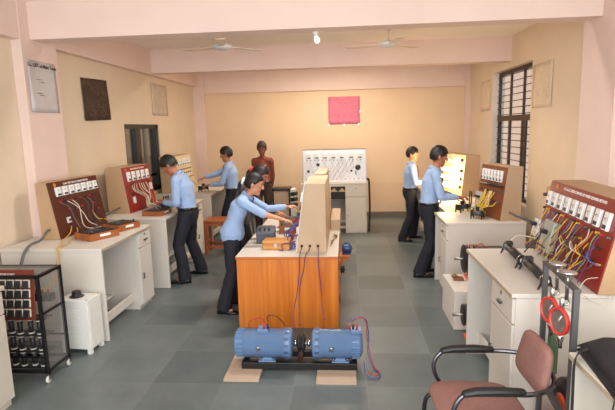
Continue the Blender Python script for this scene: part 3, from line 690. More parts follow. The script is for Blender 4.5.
for k in range(7):
    u = -0.45 + 0.13 * k; b.tube([FG @ V((u, 0.39, 0.009)), FG @ V((u + 0.03, 0.3, 0.009)), FG @ V((u - 0.05, 0.18, 0.009)), FG @ V((u - 0.1, 0.08, 0.009))], 0.0016, 4)
b.build('circuit_line', METERG, tG)
for k in range(4):
    u = -0.02 + 0.08 * k
    wire([pw(MG, u + 0.12, 0.41, 0.02), pw(MG, u + 0.06, 0.3, 0.06), pw(MG, u - 0.02, 0.18, 0.05), pw(MG, u - 0.08, 0.07, 0.02)], 'grey' if k % 2 else 'black', 'thin dark lead sloping across the white control panel', 'leads on the white panel', 0.0022)
wire([V((0.385, 9.05, 0.99)), V((0.415, 8.95, 0.97)), V((0.425, 8.92, 0.75)), V((0.43, 8.92, 0.4)), V((0.41, 8.9, 0.02))], 'black', 'thick black cable down the right side of the white panel bench', r=0.018, name='power_cable', cat='cable')

# ------------------------------------------------------------------ central bench
t = thing('demonstration_bench', 'orange plywood bench in the middle of the room with a pale top', 'bench', (-0.60, 4.52, 0), 0)
W0, W1, LB2, HT = -0.478, 0.51, 2.05, 0.73
MB().box(W0, W1, 0, 0.018, 0, HT - 0.03).build('front_board', ORW, t, bev=0.002)
MB().box(W0 + 0.01, W1 - 0.012, 0.018, LB2, 0.0, HT - 0.03).build('cabinet', ORW, t)
MB().box(W0 - 0.008, W1 + 0.006, -0.008, LB2 + 0.01, HT - 0.03, HT - 0.004).build('edge_strip', ORWX, t, bev=0.003)
MB().box(W0 - 0.006, W1 + 0.004, -0.006, LB2 + 0.008, HT - 0.004, HT).build('worktop', WHITE2, t)
for k in range(3):
    y = 0.06 + k * 0.66
    d = MB().box(W1 - 0.012, W1 + 0.004, y, y + 0.62, 0.06, 0.46).build('door', ORW, t, bev=0.002)
    MB().box(W1 + 0.004, W1 + 0.018, y + 0.05, y + 0.06, 0.22, 0.30).build('handle', STEEL, d)
    if k != 1:
        d = MB().box(W1 - 0.012, W1 + 0.004, y, y + 0.62, 0.48, 0.68).build('drawer', ORW, t, bev=0.002)
        MB().box(W1 + 0.004, W1 + 0.018, y + 0.27, y + 0.35, 0.58, 0.59).build('handle', STEEL, d)
# side bracket with the small blue motor
MB().prism([(W1 + 0.004, 0.44), (W1 + 0.10, 0.53), (W1 + 0.10, 0.545), (W1 + 0.004, 0.545)], 'y', 0.66, 0.70).box(W1 + 0.004, W1 + 0.12, 0.62, 0.82, 0.545, 0.56).build('bracket', ORWX, t)
t = thing('small_motor', 'small dark blue motor on a bracket at the side of the orange bench', 'motor', (-0.01, 5.25, 0.561), 0)
MB().lathe([(0, 0.03), (0.004, 0.05), (0.015, 0.055), (0.09, 0.055), (0.1, 0.05), (0.105, 0.03)], (-0.045, 0, 0.062), (1, 0, 0)).build('body', BLUED, t)
MB().box(-0.04, 0.05, -0.05, 0.05, 0, 0.012).box(-0.02, 0.03, -0.03, 0.03, 0.012, 0.03).build('foot', BLUED, t)
MB().cyl((0.06, 0, 0.062), (0.085, 0, 0.062), 0.008).build('shaft', STEEL, t)
MB().box(-0.02, 0.02, -0.02, 0.02, 0.112, 0.13).build('terminal_box', BLACKP, t, bev=0.003)
t = thing('pulley', 'small black pulley on a pin below the dark blue motor', 'pulley', (-0.085, 5.12, 0.42), 0)
MB().lathe([(0, 0.03), (0.008, 0.045), (0.016, 0.035), (0.028, 0.035), (0.036, 0.045), (0.044, 0.03)], (0.012, 0, 0), (1, 0, 0)).build('wheel', RUB, t)
MB().cyl((0.0, 0, 0), (0.075, 0, 0), 0.008).build('pin', STEEL, t)

# consoles standing on the central bench, faces towards the two women
def console(label, yc, w, fx, lean, dt, h):
    t, Fm, L, M = panel(label, (fx, yc, HT), -PI / 2, w, h, lean, -0.20 - fx, dt, WPAN, 5, (0.07, 0.09), h - 0.14, (-w * 0.38, w * 0.38), '', case=TAN2, name='console')
    terminals(t, Fm, [(-w * 0.4 + w * 0.1 * k, h - 0.26) for k in range(9)] + [(-w * 0.3 + w * 0.12 * k, h - 0.38) for k in range(6)])
    return t, Fm, L, M
tD, FD, LD, MD = console('tan sloping console at the front of the orange bench, three leads from its end', 5.07, 0.84, -0.50, 0.10, 0.295, 0.685)
tD2, FD2, LD2, MD2 = console('tan sloping console behind the first one on the orange bench', 5.95, 0.84, -0.49, 0.135, 0.262, 0.70)
b = MB()
for x in (-0.445, -0.365, -0.285): b.lathe([(0, 0.014), (0.004, 0.014)], (x, 4.648, 0.80), (0, -1, 0), 14)
o = b.build('cable_grommet', RUB, tD, m=(Matrix.Translation((-0.50, 5.07, HT)) @ Matrix.Rotation(-PI / 2, 4, 'Z')).inverted())
MB().box(0.0, 0.115, 0, 0.85, 0, 0.125).build('box', TAN2, thing('low_tan_box', 'low tan box on the orange bench, right of the rear console', 'box', (-0.215 + 0.02, 5.70, HT)), bev=0.004)
MB_ = bpy.data.objects['low_tan_box']
MB().box(0.01, 0.105, 0.01, 0.84, 0.125, 0.13).build('lid', TAN2, MB_)
GD = 'leads hanging from the front console'
wire([V((-0.445, 4.642, 0.80)), V((-0.45, 4.60, 0.77)), V((-0.455, 4.50, 0.735)), V((-0.46, 4.48, 0.60)), V((-0.48, 4.44, 0.40)), V((-0.50, 4.2, 0.27)), V((-0.46, 3.99, 0.225))], 'purple', 'purple lead from the left grommet of the front console down the orange board', GD, 0.0045)
wire([V((-0.365, 4.642, 0.80)), V((-0.37, 4.60, 0.77)), V((-0.40, 4.50, 0.735)), V((-0.42, 4.48, 0.60)), V((-0.46, 4.45, 0.42)), V((-0.44, 4.2, 0.28)), V((-0.42, 4.02, 0.24))], 'purple', 'purple lead from the middle grommet of the front console down the orange board', GD, 0.0045)
wire([V((-0.285, 4.642, 0.80)), V((-0.28, 4.60, 0.77)), V((-0.275, 4.50, 0.735)), V((-0.27, 4.48, 0.60)), V((-0.25, 4.45, 0.40)), V((-0.23, 4.2, 0.33)), V((-0.2, 3.99, 0.31))], 'purple', 'dark purple lead from the right grommet of the front console down the orange board', GD, 0.0045)
for k in range(3):
    wire([V((-0.17, 4.9 + 0.12 * k, 0.735)), V((-0.14, 5.2, 0.74)), V((-0.11, 5.3 + 0.06 * k, 0.74)), V((-0.15, 5.5 - 0.1 * k, 0.738))], ('red', 'black', 'black')[k], ('red lead on the bench right of the front console', 'black lead on the bench right of the front console', 'black lead on the bench right of the front console')[k], 'leads right of the console' if k else None, 0.004)

# things lying on the central bench
def wood_box(label, loc, rotz, L, D, H, open_lid=False, latch=True, dark_top=False, wd_=BOXW):
    t = thing('instrument_box', label, 'box', loc, rotz)
    MB().box(-L / 2, L / 2, -D / 2, D / 2, 0, H).build('body', wd_, t, bev=0.004)
    if dark_top:
        MB().box(-L / 2 + 0.02, L / 2 - 0.02, -D / 2 + 0.02, D / 2 - 0.02, H, H + 0.006).build('instrument_plate', BLACKP, t, bev=0.002)
        MB().box(-L * 0.3, L * 0.1, -D * 0.1, D * 0.3, H + 0.006, H + 0.009).build('scale_window', METERG, t)
        for x in (-0.35, 0.35): MB().cyl((x * L, -D * 0.32, H + 0.006), (x * L, -D * 0.32, H + 0.03), 0.011).build('terminal', GREYM, t)
        MB().box(-L * 0.18, L * 0.18, -D / 2 - 0.003, -D / 2, H * 0.45, H * 0.8).build('name_plate', METER, t)
    else:
        MB().box(-L / 2, L / 2, -D / 2, D / 2, H + 0.002, H + 0.03).build('lid', wd_, t, bev=0.004)
    if latch: MB().box(-0.014, 0.014, -D / 2 - 0.008, -D / 2, H - 0.035, H + 0.012).build('latch', CHROME, t, bev=0.002)
    MB().tube(curve([(-L / 2 - 0.0, 0.03, H * 0.6), (-L / 2 - 0.02, 0.0, H * 0.55), (-L / 2 - 0.0, -0.03, H * 0.6)], 5), 0.004, 6).build('handle', STEEL, t)
    return t
wood_box('wooden box with a bright latch at the front of the orange bench', (-0.72, 4.86, HT), R(-2), 0.275, 0.19, 0.062, wd_=wood('honey_wood', (178, 116, 52), (206, 146, 78), 'X', 0.35))
wood_box('wooden box in the middle of the orange bench, beyond the dark grey meter', (-0.70, 5.62, HT), R(6), 0.20, 0.22, 0.10, latch=False, dark_top=True)
wood_box('wooden box farthest back on the orange bench', (-0.72, 6.02, HT), R(-4), 0.24, 0.20, 0.10, latch=False, dark_top=True)
t = thing('portable_meter', 'dark grey meter case on the orange bench under the woman\'s arm', 'meter', (-0.87, 5.14, HT), R(4))
MB().prism([(-0.1, 0), (0.1, 0), (0.1, 0.16), (-0.02, 0.16), (-0.1, 0.12)], 'x', -0.11, 0.09).build('case', mat('slate_grey_plastic', (72, 76, 88), 0.5), t, bev=0.008)
MB().box(-0.09, 0.07, 0.0, 0.09, 0.16, 0.165).build('dial', GREYM, t, bev=0.002)
for x in (-0.07, -0.02, 0.03): MB().cyl((x, -0.06, 0.14), (x, -0.06, 0.165), 0.01).build('terminal', BLACKP, t)
GP = 'leads piled by the front console'
for k in range(14):
    c = ('purple', 'blue', 'purple', 'red', 'blue', 'grey', 'purple')[k % 7]
    y0 = 4.78 + 0.05 * k; v0 = 0.06 + 0.22 * rnd.random()
    p0 = MD @ V((5.07 - y0, v0, 0.03))
    p3 = V((-0.66 + 0.1 * rnd.random(), y0 + rnd.uniform(-.1, .25), HT + 0.012))
    wire([p0, p0 + V((-0.05, rnd.uniform(-.05, .05), -0.02)), V((-0.60 + rnd.uniform(-.06, .03), y0 + rnd.uniform(-.12, .12), HT + 0.05 + 0.08 * rnd.random())), p3, p3 + V((-0.05, rnd.uniform(-.1, .1), 0))], c, f'{c} lead in the pile at the foot of the front console', f'{c} leads piled by the front console', 0.0055)
for k in range(4):
    wire([V((-0.58 + .02 * k, 4.80, HT + 0.008)), V((-0.55, 4.84 + 0.03 * k, HT + 0.05)), V((-0.53, 4.74, HT + 0.03)), V((-0.57 - .01 * k, 4.72, HT + 0.008))], 'blue', 'short blue lead coiled between the latched box and the console', 'short blue leads', 0.004)

# ------------------------------------------------------------------ motor generator set
t = thing('motor_generator_set', 'two blue machines coupled on a black channel base on the floor', 'machine', (-0.40, 3.775, 0.021), 0)
for y in (-0.13, 0.09):
    MB().box(-0.47, 0.47, y, y + 0.04, 0, 0.055).build('base_rail', BLACK, t, bev=0.003)
for x in (-0.47, -0.02, 0.43):
    MB().box(x, x + 0.04, -0.09, 0.09, 0.004, 0.05).build('cross_rail', BLACK, t, bev=0.003)
ZM = 0.168
def machine(x0, x1, foot, bell, name):
    s = 1 if x1 > x0 else -1; L = abs(x1 - x0)
    o = MB().lathe([(0, 0.07), (0.012, 0.1), (0.03, 0.112), (0.09, 0.114), (0.092, 0.118), (L - 0.075, 0.118), (L - 0.073, 0.124), (L - 0.02, 0.124), (L - 0.008, 0.11), (L, 0.06)], (x0, 0, ZM), (s, 0, 0), 36).build(name, BLUEM, t)
    b = MB()
    for k in range(18):
        a = 2 * PI * k / 18; m = Matrix.Translation((x0, 0, ZM)) @ Matrix.Rotation(a, 4, 'X')
        b.box(s * 0.025, s * 0.085, -0.006, 0.006, 0.111, 0.119, m)
    b.build('cooling_rib', BLUEM, o)
    vs0 = None
    for k in range(14):
        m = Matrix.Translation((x0, 0, ZM)) @ Matrix.Rotation(2 * PI * k / 14, 4, 'X')
        if vs0 is None:
            vs0 = MB().box(s * (L - 0.066), s * (L - 0.028), -0.012, 0.012, 0.1225, 0.1255).build('vent_slot', mat('slot_blue', (62, 84, 118), 0.4), o); vs0.matrix_local = m
        else: inst(vs0, o, m)
    MB().box(foot - 0.07, foot + 0.07, -0.12, 0.12, 0.056, 0.066).prism([(foot - 0.05, 0.066), (foot + 0.05, 0.066), (foot + 0.035, 0.088), (foot - 0.035, 0.088)], 'y', -0.11, 0.11).build('foot', BLUEM, o, bev=0.003)
    for x in (-0.055, 0.055): MB().cyl((foot + x, -0.105, 0.072), (foot + x, -0.105, 0.084), 0.009, seg=6).build('bolt', STEEL, o)
    xb = x0 + s * L * 0.5 if s > 0 else x0 - L * 0.12
    tb = MB().box(xb - 0.045, xb + 0.045, -0.045, 0.045, 0.275, 0.303).build('terminal_box', BLUEM, o, bev=0.004)
    MB().lathe([(0, 0.022), (0.004, 0.018), (0.012, 0.018), (0.014, 0.008)], (foot - 0.07, -0.113, ZM + 0.005), (0, -1, 0.0), 12).build('lifting_eye', STEEL, o)
    return xb
machine(-0.545, -0.055, -0.26, 0, 'machine_body')
machine(0.515, 0.10, 0.335, 0, 'machine_body')
MB().cyl((-0.06, 0, ZM), (0.11, 0, ZM), 0.014).build('shaft', CHROME, t)
MB().lathe([(0, 0.03), (0.006, 0.055), (0.014, 0.075), (0.03, 0.07), (0.034, 0.055), (0.042, 0.055), (0.046, 0.07), (0.06, 0.075), (0.07, 0.05), (0.075, 0.03)], (-0.025, 0, ZM), (1, 0, 0), 30).build('coupling', RUB, t)
for x in (-0.045, 0.065): MB().cyl((x, 0, ZM), (x + 0.02, 0, ZM), 0.026).build('collar', CHROME, t)
for x0, c in ((-0.29, 'red'), (-0.26, 'black'), (0.41, 'red'), (0.44, 'black'), (0.47, 'red')):
    MB().cyl((x0, -0.02, 0.303), (x0, -0.02, 0.345), 0.009).build('terminal_post', WIRES[c], t)
tag(MB().box(-0.98, -0.70, 3.48, 3.955, 0.0, 0.020).build('floor_board', PLY), 'raw plywood board under the left end of the blue machines', 'board')
tag(MB().box(-0.25, 0.06, 3.46, 3.955, 0.0, 0.020).build('floor_board', PLY), 'raw plywood board under the right end of the blue machines', 'board')
G = 'leads at the left blue machine'
wire([V((-0.69, 3.765, 0.385)), V((-0.72, 3.74, 0.42)), V((-0.80, 3.73, 0.40)), V((-0.82, 3.76, 0.33))], 'red', 'red lead on top of the left blue machine, curling left', None, 0.0038)
wire([V((-0.66, 3.765, 0.385)), V((-0.66, 3.76, 0.43)), V((-0.59, 3.76, 0.43)), V((-0.54, 3.80, 0.36)), V((-0.53, 3.82, 0.325))], 'black', 'black lead arching over the left blue machine', None, 0.0038)
wire([V((0.01, 3.77, 0.385)), V((0.05, 3.77, 0.41)), V((0.13, 3.80, 0.40)), V((0.17, 3.84, 0.25)), V((0.16, 3.80, 0.10)), V((0.20, 3.72, 0.015)), V((0.25, 3.62, 0.010)), V((0.22, 3.55, 0.010)), V((0.14, 3.58, 0.02)), V((0.125, 3.70, 0.08))], 'blue', 'blue lead looping from the right blue machine onto the floor', None, 0.0045)
wire([V((0.04, 3.77, 0.385)), V((0.08, 3.76, 0.42)), V((0.15, 3.78, 0.39)), V((0.155, 3.86, 0.25)), V((0.175, 3.82, 0.10)), V((0.21, 3.70, 0.022)), V((0.24, 3.63, 0.020)), V((0.21, 3.57, 0.020)), V((0.15, 3.61, 0.03))], 'red', 'red lead looping from the right blue machine onto the floor', None, 0.0038)

# ------------------------------------------------------------------ loading trolley at the left
t = thing('load_trolley', 'black framed trolley of switches and resistor tubes at the left front', 'trolley', (-2.745, 3.56, 0), 0)
X0, X1, Y0_, Y1_, Z0_, Z1_ = -0.36, 0.37, -0.145, 0.145, 0.085, 0.885
b = 0.024
for (x, y) in ((X0, Y0_), (X1, Y0_), (X0, Y1_), (X1, Y1_)):
    MB().box(x - b / 2, x + b / 2, y - b / 2, y + b / 2, Z0_, Z1_).build('frame_post', BLACK, t)
for z in (Z0_, Z1_ - b):
    for y in (Y0_, Y1_): MB().box(X0, X1, y - b / 2, y + b / 2, z, z + b).build('frame_rail', BLACK, t)
    for x in (X0, X1): MB().box(x - b / 2, x + b / 2, Y0_, Y1_, z, z + b).build('frame_rail', BLACK, t)
MB().box(X1 - b / 2, X1 + b / 2, Y0_, Y1_, 0.56, 0.575).box(X0, X1, Y1_ - .01, Y1_, 0.28, 0.295).box(X0, X1, Y0_ + .01, Y0_ + .02, 0.20, 0.215).build('inner_rail', BLACK, t)
for (x, y) in ((X0, Y0_), (X1, Y0_), (X0, Y1_), (X1, Y1_)):
    c = MB().lathe([(0, 0.018), (0.003, 0.028), (0.019, 0.028), (0.022, 0.018)], (x - 0.011, y, 0.03), (1, 0, 0), 16).build('castor', SOCK, t)
    MB().box(x - 0.018, x - 0.013, y - 0.012, y + 0.012, 0.03, 0.085).box(x + 0.013, x + 0.018, y - 0.012, y + 0.012, 0.03, 0.085).box(x - 0.018, x + 0.018, y - 0.014, y + 0.014, 0.075, 0.085).build('castor_fork', STEEL, c)
def wire_mesh(name, P0, du, dv, nu, nv, r=0.0013):
    bb = MB(); P0 = V(P0); du = V(du); dv = V(dv)
    for i in range(nu + 1): bb.tube([P0 + du * (i / nu), P0 + du * (i / nu) + dv], r, 4, False)
    for j in range(nv + 1): bb.tube([P0 + dv * (j / nv), P0 + dv * (j / nv) + du], r, 4, False)
    return bb.build(name, mat('galvanised_wire', (150, 148, 144), 0.5), t)
wire_mesh('side_mesh', (X1, Y0_ + 0.012, 0.11), (0, Y1_ - Y0_ - 0.024, 0), (0, 0, 0.75), 18, 48)
wire_mesh('back_mesh', (X0 + 0.012, Y1_, 0.11), (X1 - X0 - 0.024, 0, 0), (0, 0, 0.75), 46, 48)
wire_mesh('top_mesh', (X0 + 0.012, Y0_ + 0.012, Z1_ - 0.006), (X1 - X0 - 0.024, 0, 0), (0, Y1_ - Y0_ - 0.024, 0), 46, 18)
bm_ = Matrix.Translation((0, Y0_ - 0.012, 0.53)) @ Matrix.Rotation(R(-6), 4, 'X')
MB().box(X0 + 0.0, X1 - 0.035, -0.008, 0.0, 0, 0.395).build('switch_board', mat('red_brown_board', (104, 44, 30), 0.35), t, bev=0.003, m=bm_)
sw = None
for r_ in range(4):
    for c_ in range(10):
        mm = bm_ @ Matrix.Translation((X1 - 0.095 - c_ * 0.064, -0.008, 0.058 + r_ * 0.076))
        if sw is None:
            sw = MB().box(-0.026, 0.029, -0.012, 0, -0.030, 0.034).build('switch_plate', mat('switch_cream', (214, 206, 190), 0.4), t, bev=0.004); sw.matrix_local = mm
            rk = MB().prism([(-0.030, -0.032), (-0.016, 0.026), (-0.010, 0.026), (-0.010, -0.032)], 'x', -0.029, 0.023).build('rocker', BLACKP, sw, bev=0.003)
        else:
            c = inst(sw, t, mm); inst(rk, c, Matrix.Identity(4))
text_mesh('RESISTIVE LOAD', 0.022, METER, 'lettering', t, bm_ @ Matrix.Translation((0.10, -0.0085, 0.352)) @ Matrix.Rotation(PI / 2, 4, 'X'))
tb = None; CERAM = mat('ceramic_ring', (196, 190, 182), 0.4)
for r_ in range(3):
    for c_ in range(8):
        mm = Matrix.Translation((X1 - 0.065 - c_ * 0.082, -0.085 + 0.012 * (c_ % 2), 0.115 + r_ * 0.135))
        if tb is None:
            tb = MB().cyl((0, 0, 0), (0, 0, 0.118), 0.020, seg=14).build('resistor_tube', TUBE, t); tb.matrix_local = mm
            er = MB().lathe([(0, 0.024), (0.012, 0.024)], (0, 0, 0.0), (0, 0, 1), 14).build('end_ring', CERAM, tb)
            er2 = MB().lathe([(0, 0.024), (0.010, 0.024)], (0, 0, 0.108), (0, 0, 1), 14).build('end_ring', CERAM, tb)
        else:
            c = inst(tb, t, mm); inst(er, c, Matrix.Identity(4)); inst(er2, c, Matrix.Identity(4))
for z in (0.105, 0.24, 0.375, 0.51): MB().box(X0, X1, -0.115, 0.0, z, z + 0.006).build('tube_shelf', BLACK, t)
MB().box(0.10, 0.33, 0.06, 0.12, 0.60, 0.66).build('terminal_block', BLACKP, t, bev=0.004)
for k in range(4): MB().cyl((0.14 + 0.05 * k, 0.09, 0.66), (0.14 + 0.05 * k, 0.09, 0.69), 0.01).build('terminal', WIRES['red'], t)

# white variable transformer on the floor
t = thing('variable_transformer', 'white louvred box with a black knob on the floor beside the trolley', 'transformer', (-2.415, 4.015, 0), R(-4))
MB().box(-0.145, 0.145, -0.105, 0.105, 0.045, 0.50).build('case', VARW, t, bev=0.006)
for x in (-0.12, 0.12):
    for y in (-0.085, 0.085): MB().box(x - 0.02, x + 0.02, y - 0.018, y + 0.018, 0, 0.047).build('foot', VARW, t, bev=0.003)
b = MB()
for k in range(18):
    z = 0.10 + k * 0.018
    b.prism([(-0.105, z), (-0.109, z + 0.003), (-0.105, z + 0.008)], 'x', -0.10, 0.06)
b.build('louvres', VARW, t)
MB().box(0.145, 0.148, -0.085, 0.085, 0.07, 0.47).build('side_cover', VARW, t, bev=0.001)
MB().lathe([(0, 0.060), (0.006, 0.062), (0.012, 0.05), (0.02, 0.042), (0.05, 0.038), (0.056, 0.03)], (-0.02, 0, 0.50), (0, 0, 1), 24).build('knob', BLACKP, t)
for x, y in ((-0.13, -0.09), (0.13, -0.09), (-0.13, 0.09), (0.13, 0.09)): MB().cyl((x, y, 0.5), (x, y, 0.504), 0.006, seg=8).build('screw', STEEL, t)

# stool
t = thing('wooden_stool', 'brown wooden stool in front of the far left bench', 'stool', (-2.075, 7.52, 0), R(4))
MB().box(-0.19, 0.19, -0.19, 0.19, 0.52, 0.55).build('seat', wood('stool_wood_x', (146, 78, 38), (176, 100, 52), 'X', 0.4), t, bev=0.008)
for x in (-0.155, 0.155):
    for y in (-0.155, 0.155): MB().box(x - 0.022, x + 0.022, y - 0.022, y + 0.022, 0, 0.52).build('leg', STW, t, bev=0.003)
for y in (-0.155, 0.155):
    MB().box(-0.133, 0.133, y - 0.012, y + 0.012, 0.46, 0.52).build('apron', STW, t)
    MB().box(-0.133, 0.133, y - 0.012, y + 0.012, 0.10, 0.14).build('stretcher', STW, t)
for x in (-0.155, 0.155):
    MB().box(x - 0.012, x + 0.012, -0.133, 0.133, 0.46, 0.52).build('apron', STW, t)
    MB().box(x - 0.012, x + 0.012, -0.133, 0.133, 0.16, 0.20).build('stretcher', STW, t)

# instrument boxes on the left benches
def meter_case(label, loc, rotz, L, D, H):
    return wood_box(label, loc, rotz, L, D, H, latch=False, dark_top=True)
meter_case('wooden meter box nearest the dark brown panel, white plate on its side', (-2.54, 4.66, HL), R(62), 0.33, 0.27, 0.070)
meter_case('wooden meter box at the far end of the near left bench', (-2.485, 5.08, HL), R(68), 0.30, 0.26, 0.070)
meter_case('wooden meter box under the hands of the student at the left', (-2.43, 5.98, 0.90), R(84), 0.30, 0.26, 0.06)
t = thing('rheostat_box', 'dark meter with terminals on the bench behind the student\'s hands', 'meter', (-2.50, 6.55, 0.90), R(80))
MB().prism([(-0.09, 0), (0.09, 0), (0.09, 0.12), (-0.03, 0.12), (-0.09, 0.07)], 'x', -0.10, 0.10).build('case', mat('blue_grey_case', (60, 74, 84), 0.4), t, bev=0.006)
for x in (-0.06, 0, 0.06): MB().cyl((x, 0.02, 0.12), (x, 0.02, 0.16), 0.012).build('terminal', BLACKP, t)
MB().box(-0.07, 0.07, -0.02, 0.07, 0.12, 0.124).build('dial', METER, t)
for k in range(5):
    wire([pw(MBm, 0.1 + 0.03 * k, 0.03, 0.10), V((-2.62, 6.25 + 0.05 * k, 0.915)), V((-2.53, 6.22, 0.96)), V((-2.46, 6.0 + 0.03 * k, 0.985)), V((-2.42, 5.93 + 0.04 * k, 0.978))], ('blue', 'white', 'black', 'blue', 'white')[k], ('blue lead reaching the meter box under the student\'s hands', 'white lead reaching the meter box under the student\'s hands', 'black lead reaching the meter box under the student\'s hands', 'blue lead reaching the meter box under the student\'s hands', 'white lead reaching the meter box under the student\'s hands')[k], 'leads at the student\'s meter box', 0.005)

# devices on the far left bench and on the right bench
def small_rheostat(label, loc, rotz, L=0.16, body=GREYM, name='small_rheostat'):
    t = thing(name, label, 'rheostat', loc, rotz)
    MB().cyl((-L / 2, 0, 0.065), (L / 2, 0, 0.065), 0.032, seg=18).build('tube', body, t)
    for x in (-L / 2, L / 2):
        MB().box(x - 0.008, x + 0.008, -0.045, -0.035, 0, 0.05).box(x - 0.008, x + 0.008, 0.035, 0.045, 0, 0.05).box(x - 0.008, x + 0.008, -0.045, 0.045, 0.03, 0.10).build('stand', BLACKP, t, bev=0.003)
    MB().cyl((-L / 2, 0, 0.115), (L / 2, 0, 0.115), 0.006).build('slide_rod', CHROME, t)
    MB().box(-0.02, 0.02, -0.016, 0.016, 0.098, 0.14).build('slider', BLACKP, t, bev=0.004)
    return t
t = small_rheostat('small dark rheostat on the far left bench under a student\'s hand', (-2.49, 8.25, 0.90), R(60), 0.15)
small_rheostat('small dark rheostat under the hand of the standing man on the right', (1.43, 6.07, HR2), R(35), 0.13)
small_rheostat('small dark rheostat at the foot of the brown seven-meter panel', (1.50, 5.62, HR2), R(-35), 0.12)
def rheostat(label, loc, rotz, L):
    t = thing('rheostat', label, 'rheostat', loc, rotz)
    MB().cyl((-L / 2, 0, 0.06), (L / 2, 0, 0.06), 0.029, seg=22).build('tube', TUBE, t)
    for s in (-1, 1):
        x = s * L / 2
        MB().lathe([(0, 0.036), (0.012, 0.036)], (x - 0.006, 0, 0.06), (1, 0, 0), 20).build('end_ring', CHROME, t)
        e = MB().prism([(-0.05, 0), (-0.04, 0), (-0.026, 0.026), (0.026, 0.026), (0.04, 0), (0.05, 0), (0.033, 0.05), (0.028, 0.086), (0.012, 0.098), (-0.012, 0.098), (-0.028, 0.086), (-0.033, 0.05)], 'x', x + s * 0.007, x + s * 0.016).build('end_bracket', BLACKP, t, bev=0.002)
        MB().cyl((x + s * 0.016, 0, 0.06), (x + s * 0.022, 0, 0.06), 0.016).build('insulator', METER, e)
    MB().cyl((-L / 2, 0, 0.098), (L / 2, 0, 0.098), 0.005).build('slide_rod', STEEL, t)
    MB().box(-L * 0.4, -L * 0.4 + 0.05, -0.02, 0.02, 0.088, 0.118).build('slider', BLACKP, t, bev=0.004)
    return t
rheostat('black tube rheostat on the near right bench, farther of the pair', (1.258, 3.67, HR3), R(-94), 0.40)
rheostat('black tube rheostat on the near right bench, nearer of the pair', (1.243, 3.212, HR3), R(-95), 0.42)
wire([V((1.27, 3.86, 1.0)), V((1.38, 3.95, 1.05)), V((1.52, 3.98, 1.02)), pw(MF, -0.45, 0.10, 0.06)], 'white', 'white wire from the farther rheostat to the big red panel', None, 0.0045)
wire([V((1.27, 3.5, 1.03)), V((1.40, 3.66, 1.06)), V((1.5, 3.7, 1.0)), pw(MF, -0.2, 0.06, 0.05)], 'black', 'black wire from the pair of rheostats to the big red panel', None, 0.0045)

# ------------------------------------------------------------------ plinth and brake machines on the right
tag(MB().box(1.01, 1.75, 4.50, 5.06, 0, 0.385).build('machine_plinth', WHITE, bev=0.006), 'white machine plinth on the floor between two right benches', 'plinth')
def brake_machine(label, loc, rotz=0, s=1.0, wheel=0.145):
    t = thing('brake_machine', label, 'machine', loc, rotz)
    z = 0.215 * s
    MB().box(-0.02, 0.42 * s, -0.10, 0.10, 0, 0.03).prism([(0.0, 0.03), (0.36 * s, 0.03), (0.32 * s, z - 0.09 * s), (0.04, z - 0.09 * s)], 'y', -0.08, 0.08).build('base', ORANGE, t, bev=0.004)
    MB().lathe([(0, 0.06 * s), (0.012, 0.088 * s), (0.03, 0.095 * s), (0.30 * s, 0.095 * s), (0.32 * s, 0.085 * s), (0.335 * s, 0.05 * s)], (0.03, 0, z), (1, 0, 0), 28).build('motor_body', GREYM, t)
    MB().lathe([(0, 0.04), (0.004, wheel * .95), (0.01, wheel), (0.016, wheel * 0.93), (0.034, wheel * 0.93), (0.04, wheel), (0.046, wheel * .95), (0.05, 0.04)], (-0.055, 0, z), (1, 0, 0), 36).build('brake_drum', BLACKP, t)
    MB().cyl((-0.14, 0, z), (0.03, 0, z), 0.013).build('shaft', STEEL, t)
    return t, z
t, z = brake_machine('machine with a black brake drum and orange base on the white plinth', (1.225, 4.88, 0.386), 0, 1.0, 0.145)
MB().box(0.06, 0.34, -0.075, 0.075, z + 0.093, z + 0.115).build('terminal_plate', mat('dark_grey_plate', (66, 60, 58), 0.4), t, bev=0.003)
for k, c in enumerate(('red', 'green', 'black', 'red')):
    MB().cyl((0.01 + 0.02 * k, -0.03, z + 0.085), (0.0 + 0.02 * k, -0.03, z + 0.155), 0.008).build('terminal_post', WIRES[c], t)
wire([V((1.28, 4.80, 0.75)), V((1.32, 4.78, 0.78)), V((1.36, 4.78, 0.74)), V((1.37, 4.79, 0.70))], 'red', 'red lead on the machine with the black drum on the white plinth', None, 0.005)
tag(MB().box(0, 0.10, -0.04, 0.04, 0, 0.028).prism([(-0.02, 0.028), (0.06, 0.028), (0.02, 0.06), (-0.01, 0.05)], 'y', -0.03, 0.03).build('leather_pad', mat('brown_leather', (128, 84, 60), 0.6), bev=0.008), 'small brown pad on the white plinth beside the orange base', 'pad')
bpy.data.objects['leather_pad'].location = (1.075, 4.86, 0.386)
brake_machine('machine with an orange base on the floor before the white plinth', (1.085, 4.27, 0.0), 0, 1.15, 0.10)

# ------------------------------------------------------------------ spring balance brake stand and its machine
t = thing('brake_test_stand', 'grey steel stand with two red-rimmed dials hanging from handwheels', 'test stand', (1.10, 2.56, 0), 0)
ya, yb = -0.225, 0.262; xa, xb = 0.0, 0.05; zt = 1.152
def PX(f): return V((xb + (xa - xb) * f, yb + (ya - yb) * f, 0))
ang = math.atan2(ya - yb, xa - xb)
for f in (0.0, 1.0):
    p = PX(f)
    MB().box(-0.014, 0.014, -0.014, 0.014, 0, zt - 0.012, Matrix.Translation(p) @ Matrix.Rotation(ang, 4, 'Z')).build('upright', GREYM, t, bev=0.002)
mm = (PX(0) + PX(1)) / 2; Lb = (PX(1) - PX(0)).length
MB().box(-Lb / 2 - 0.02, Lb / 2 + 0.02, -0.017, 0.017, zt - 0.012, zt, Matrix.Translation(mm) @ Matrix.Rotation(ang, 4, 'Z')).build('top_bar', GREYM, t, bev=0.002)
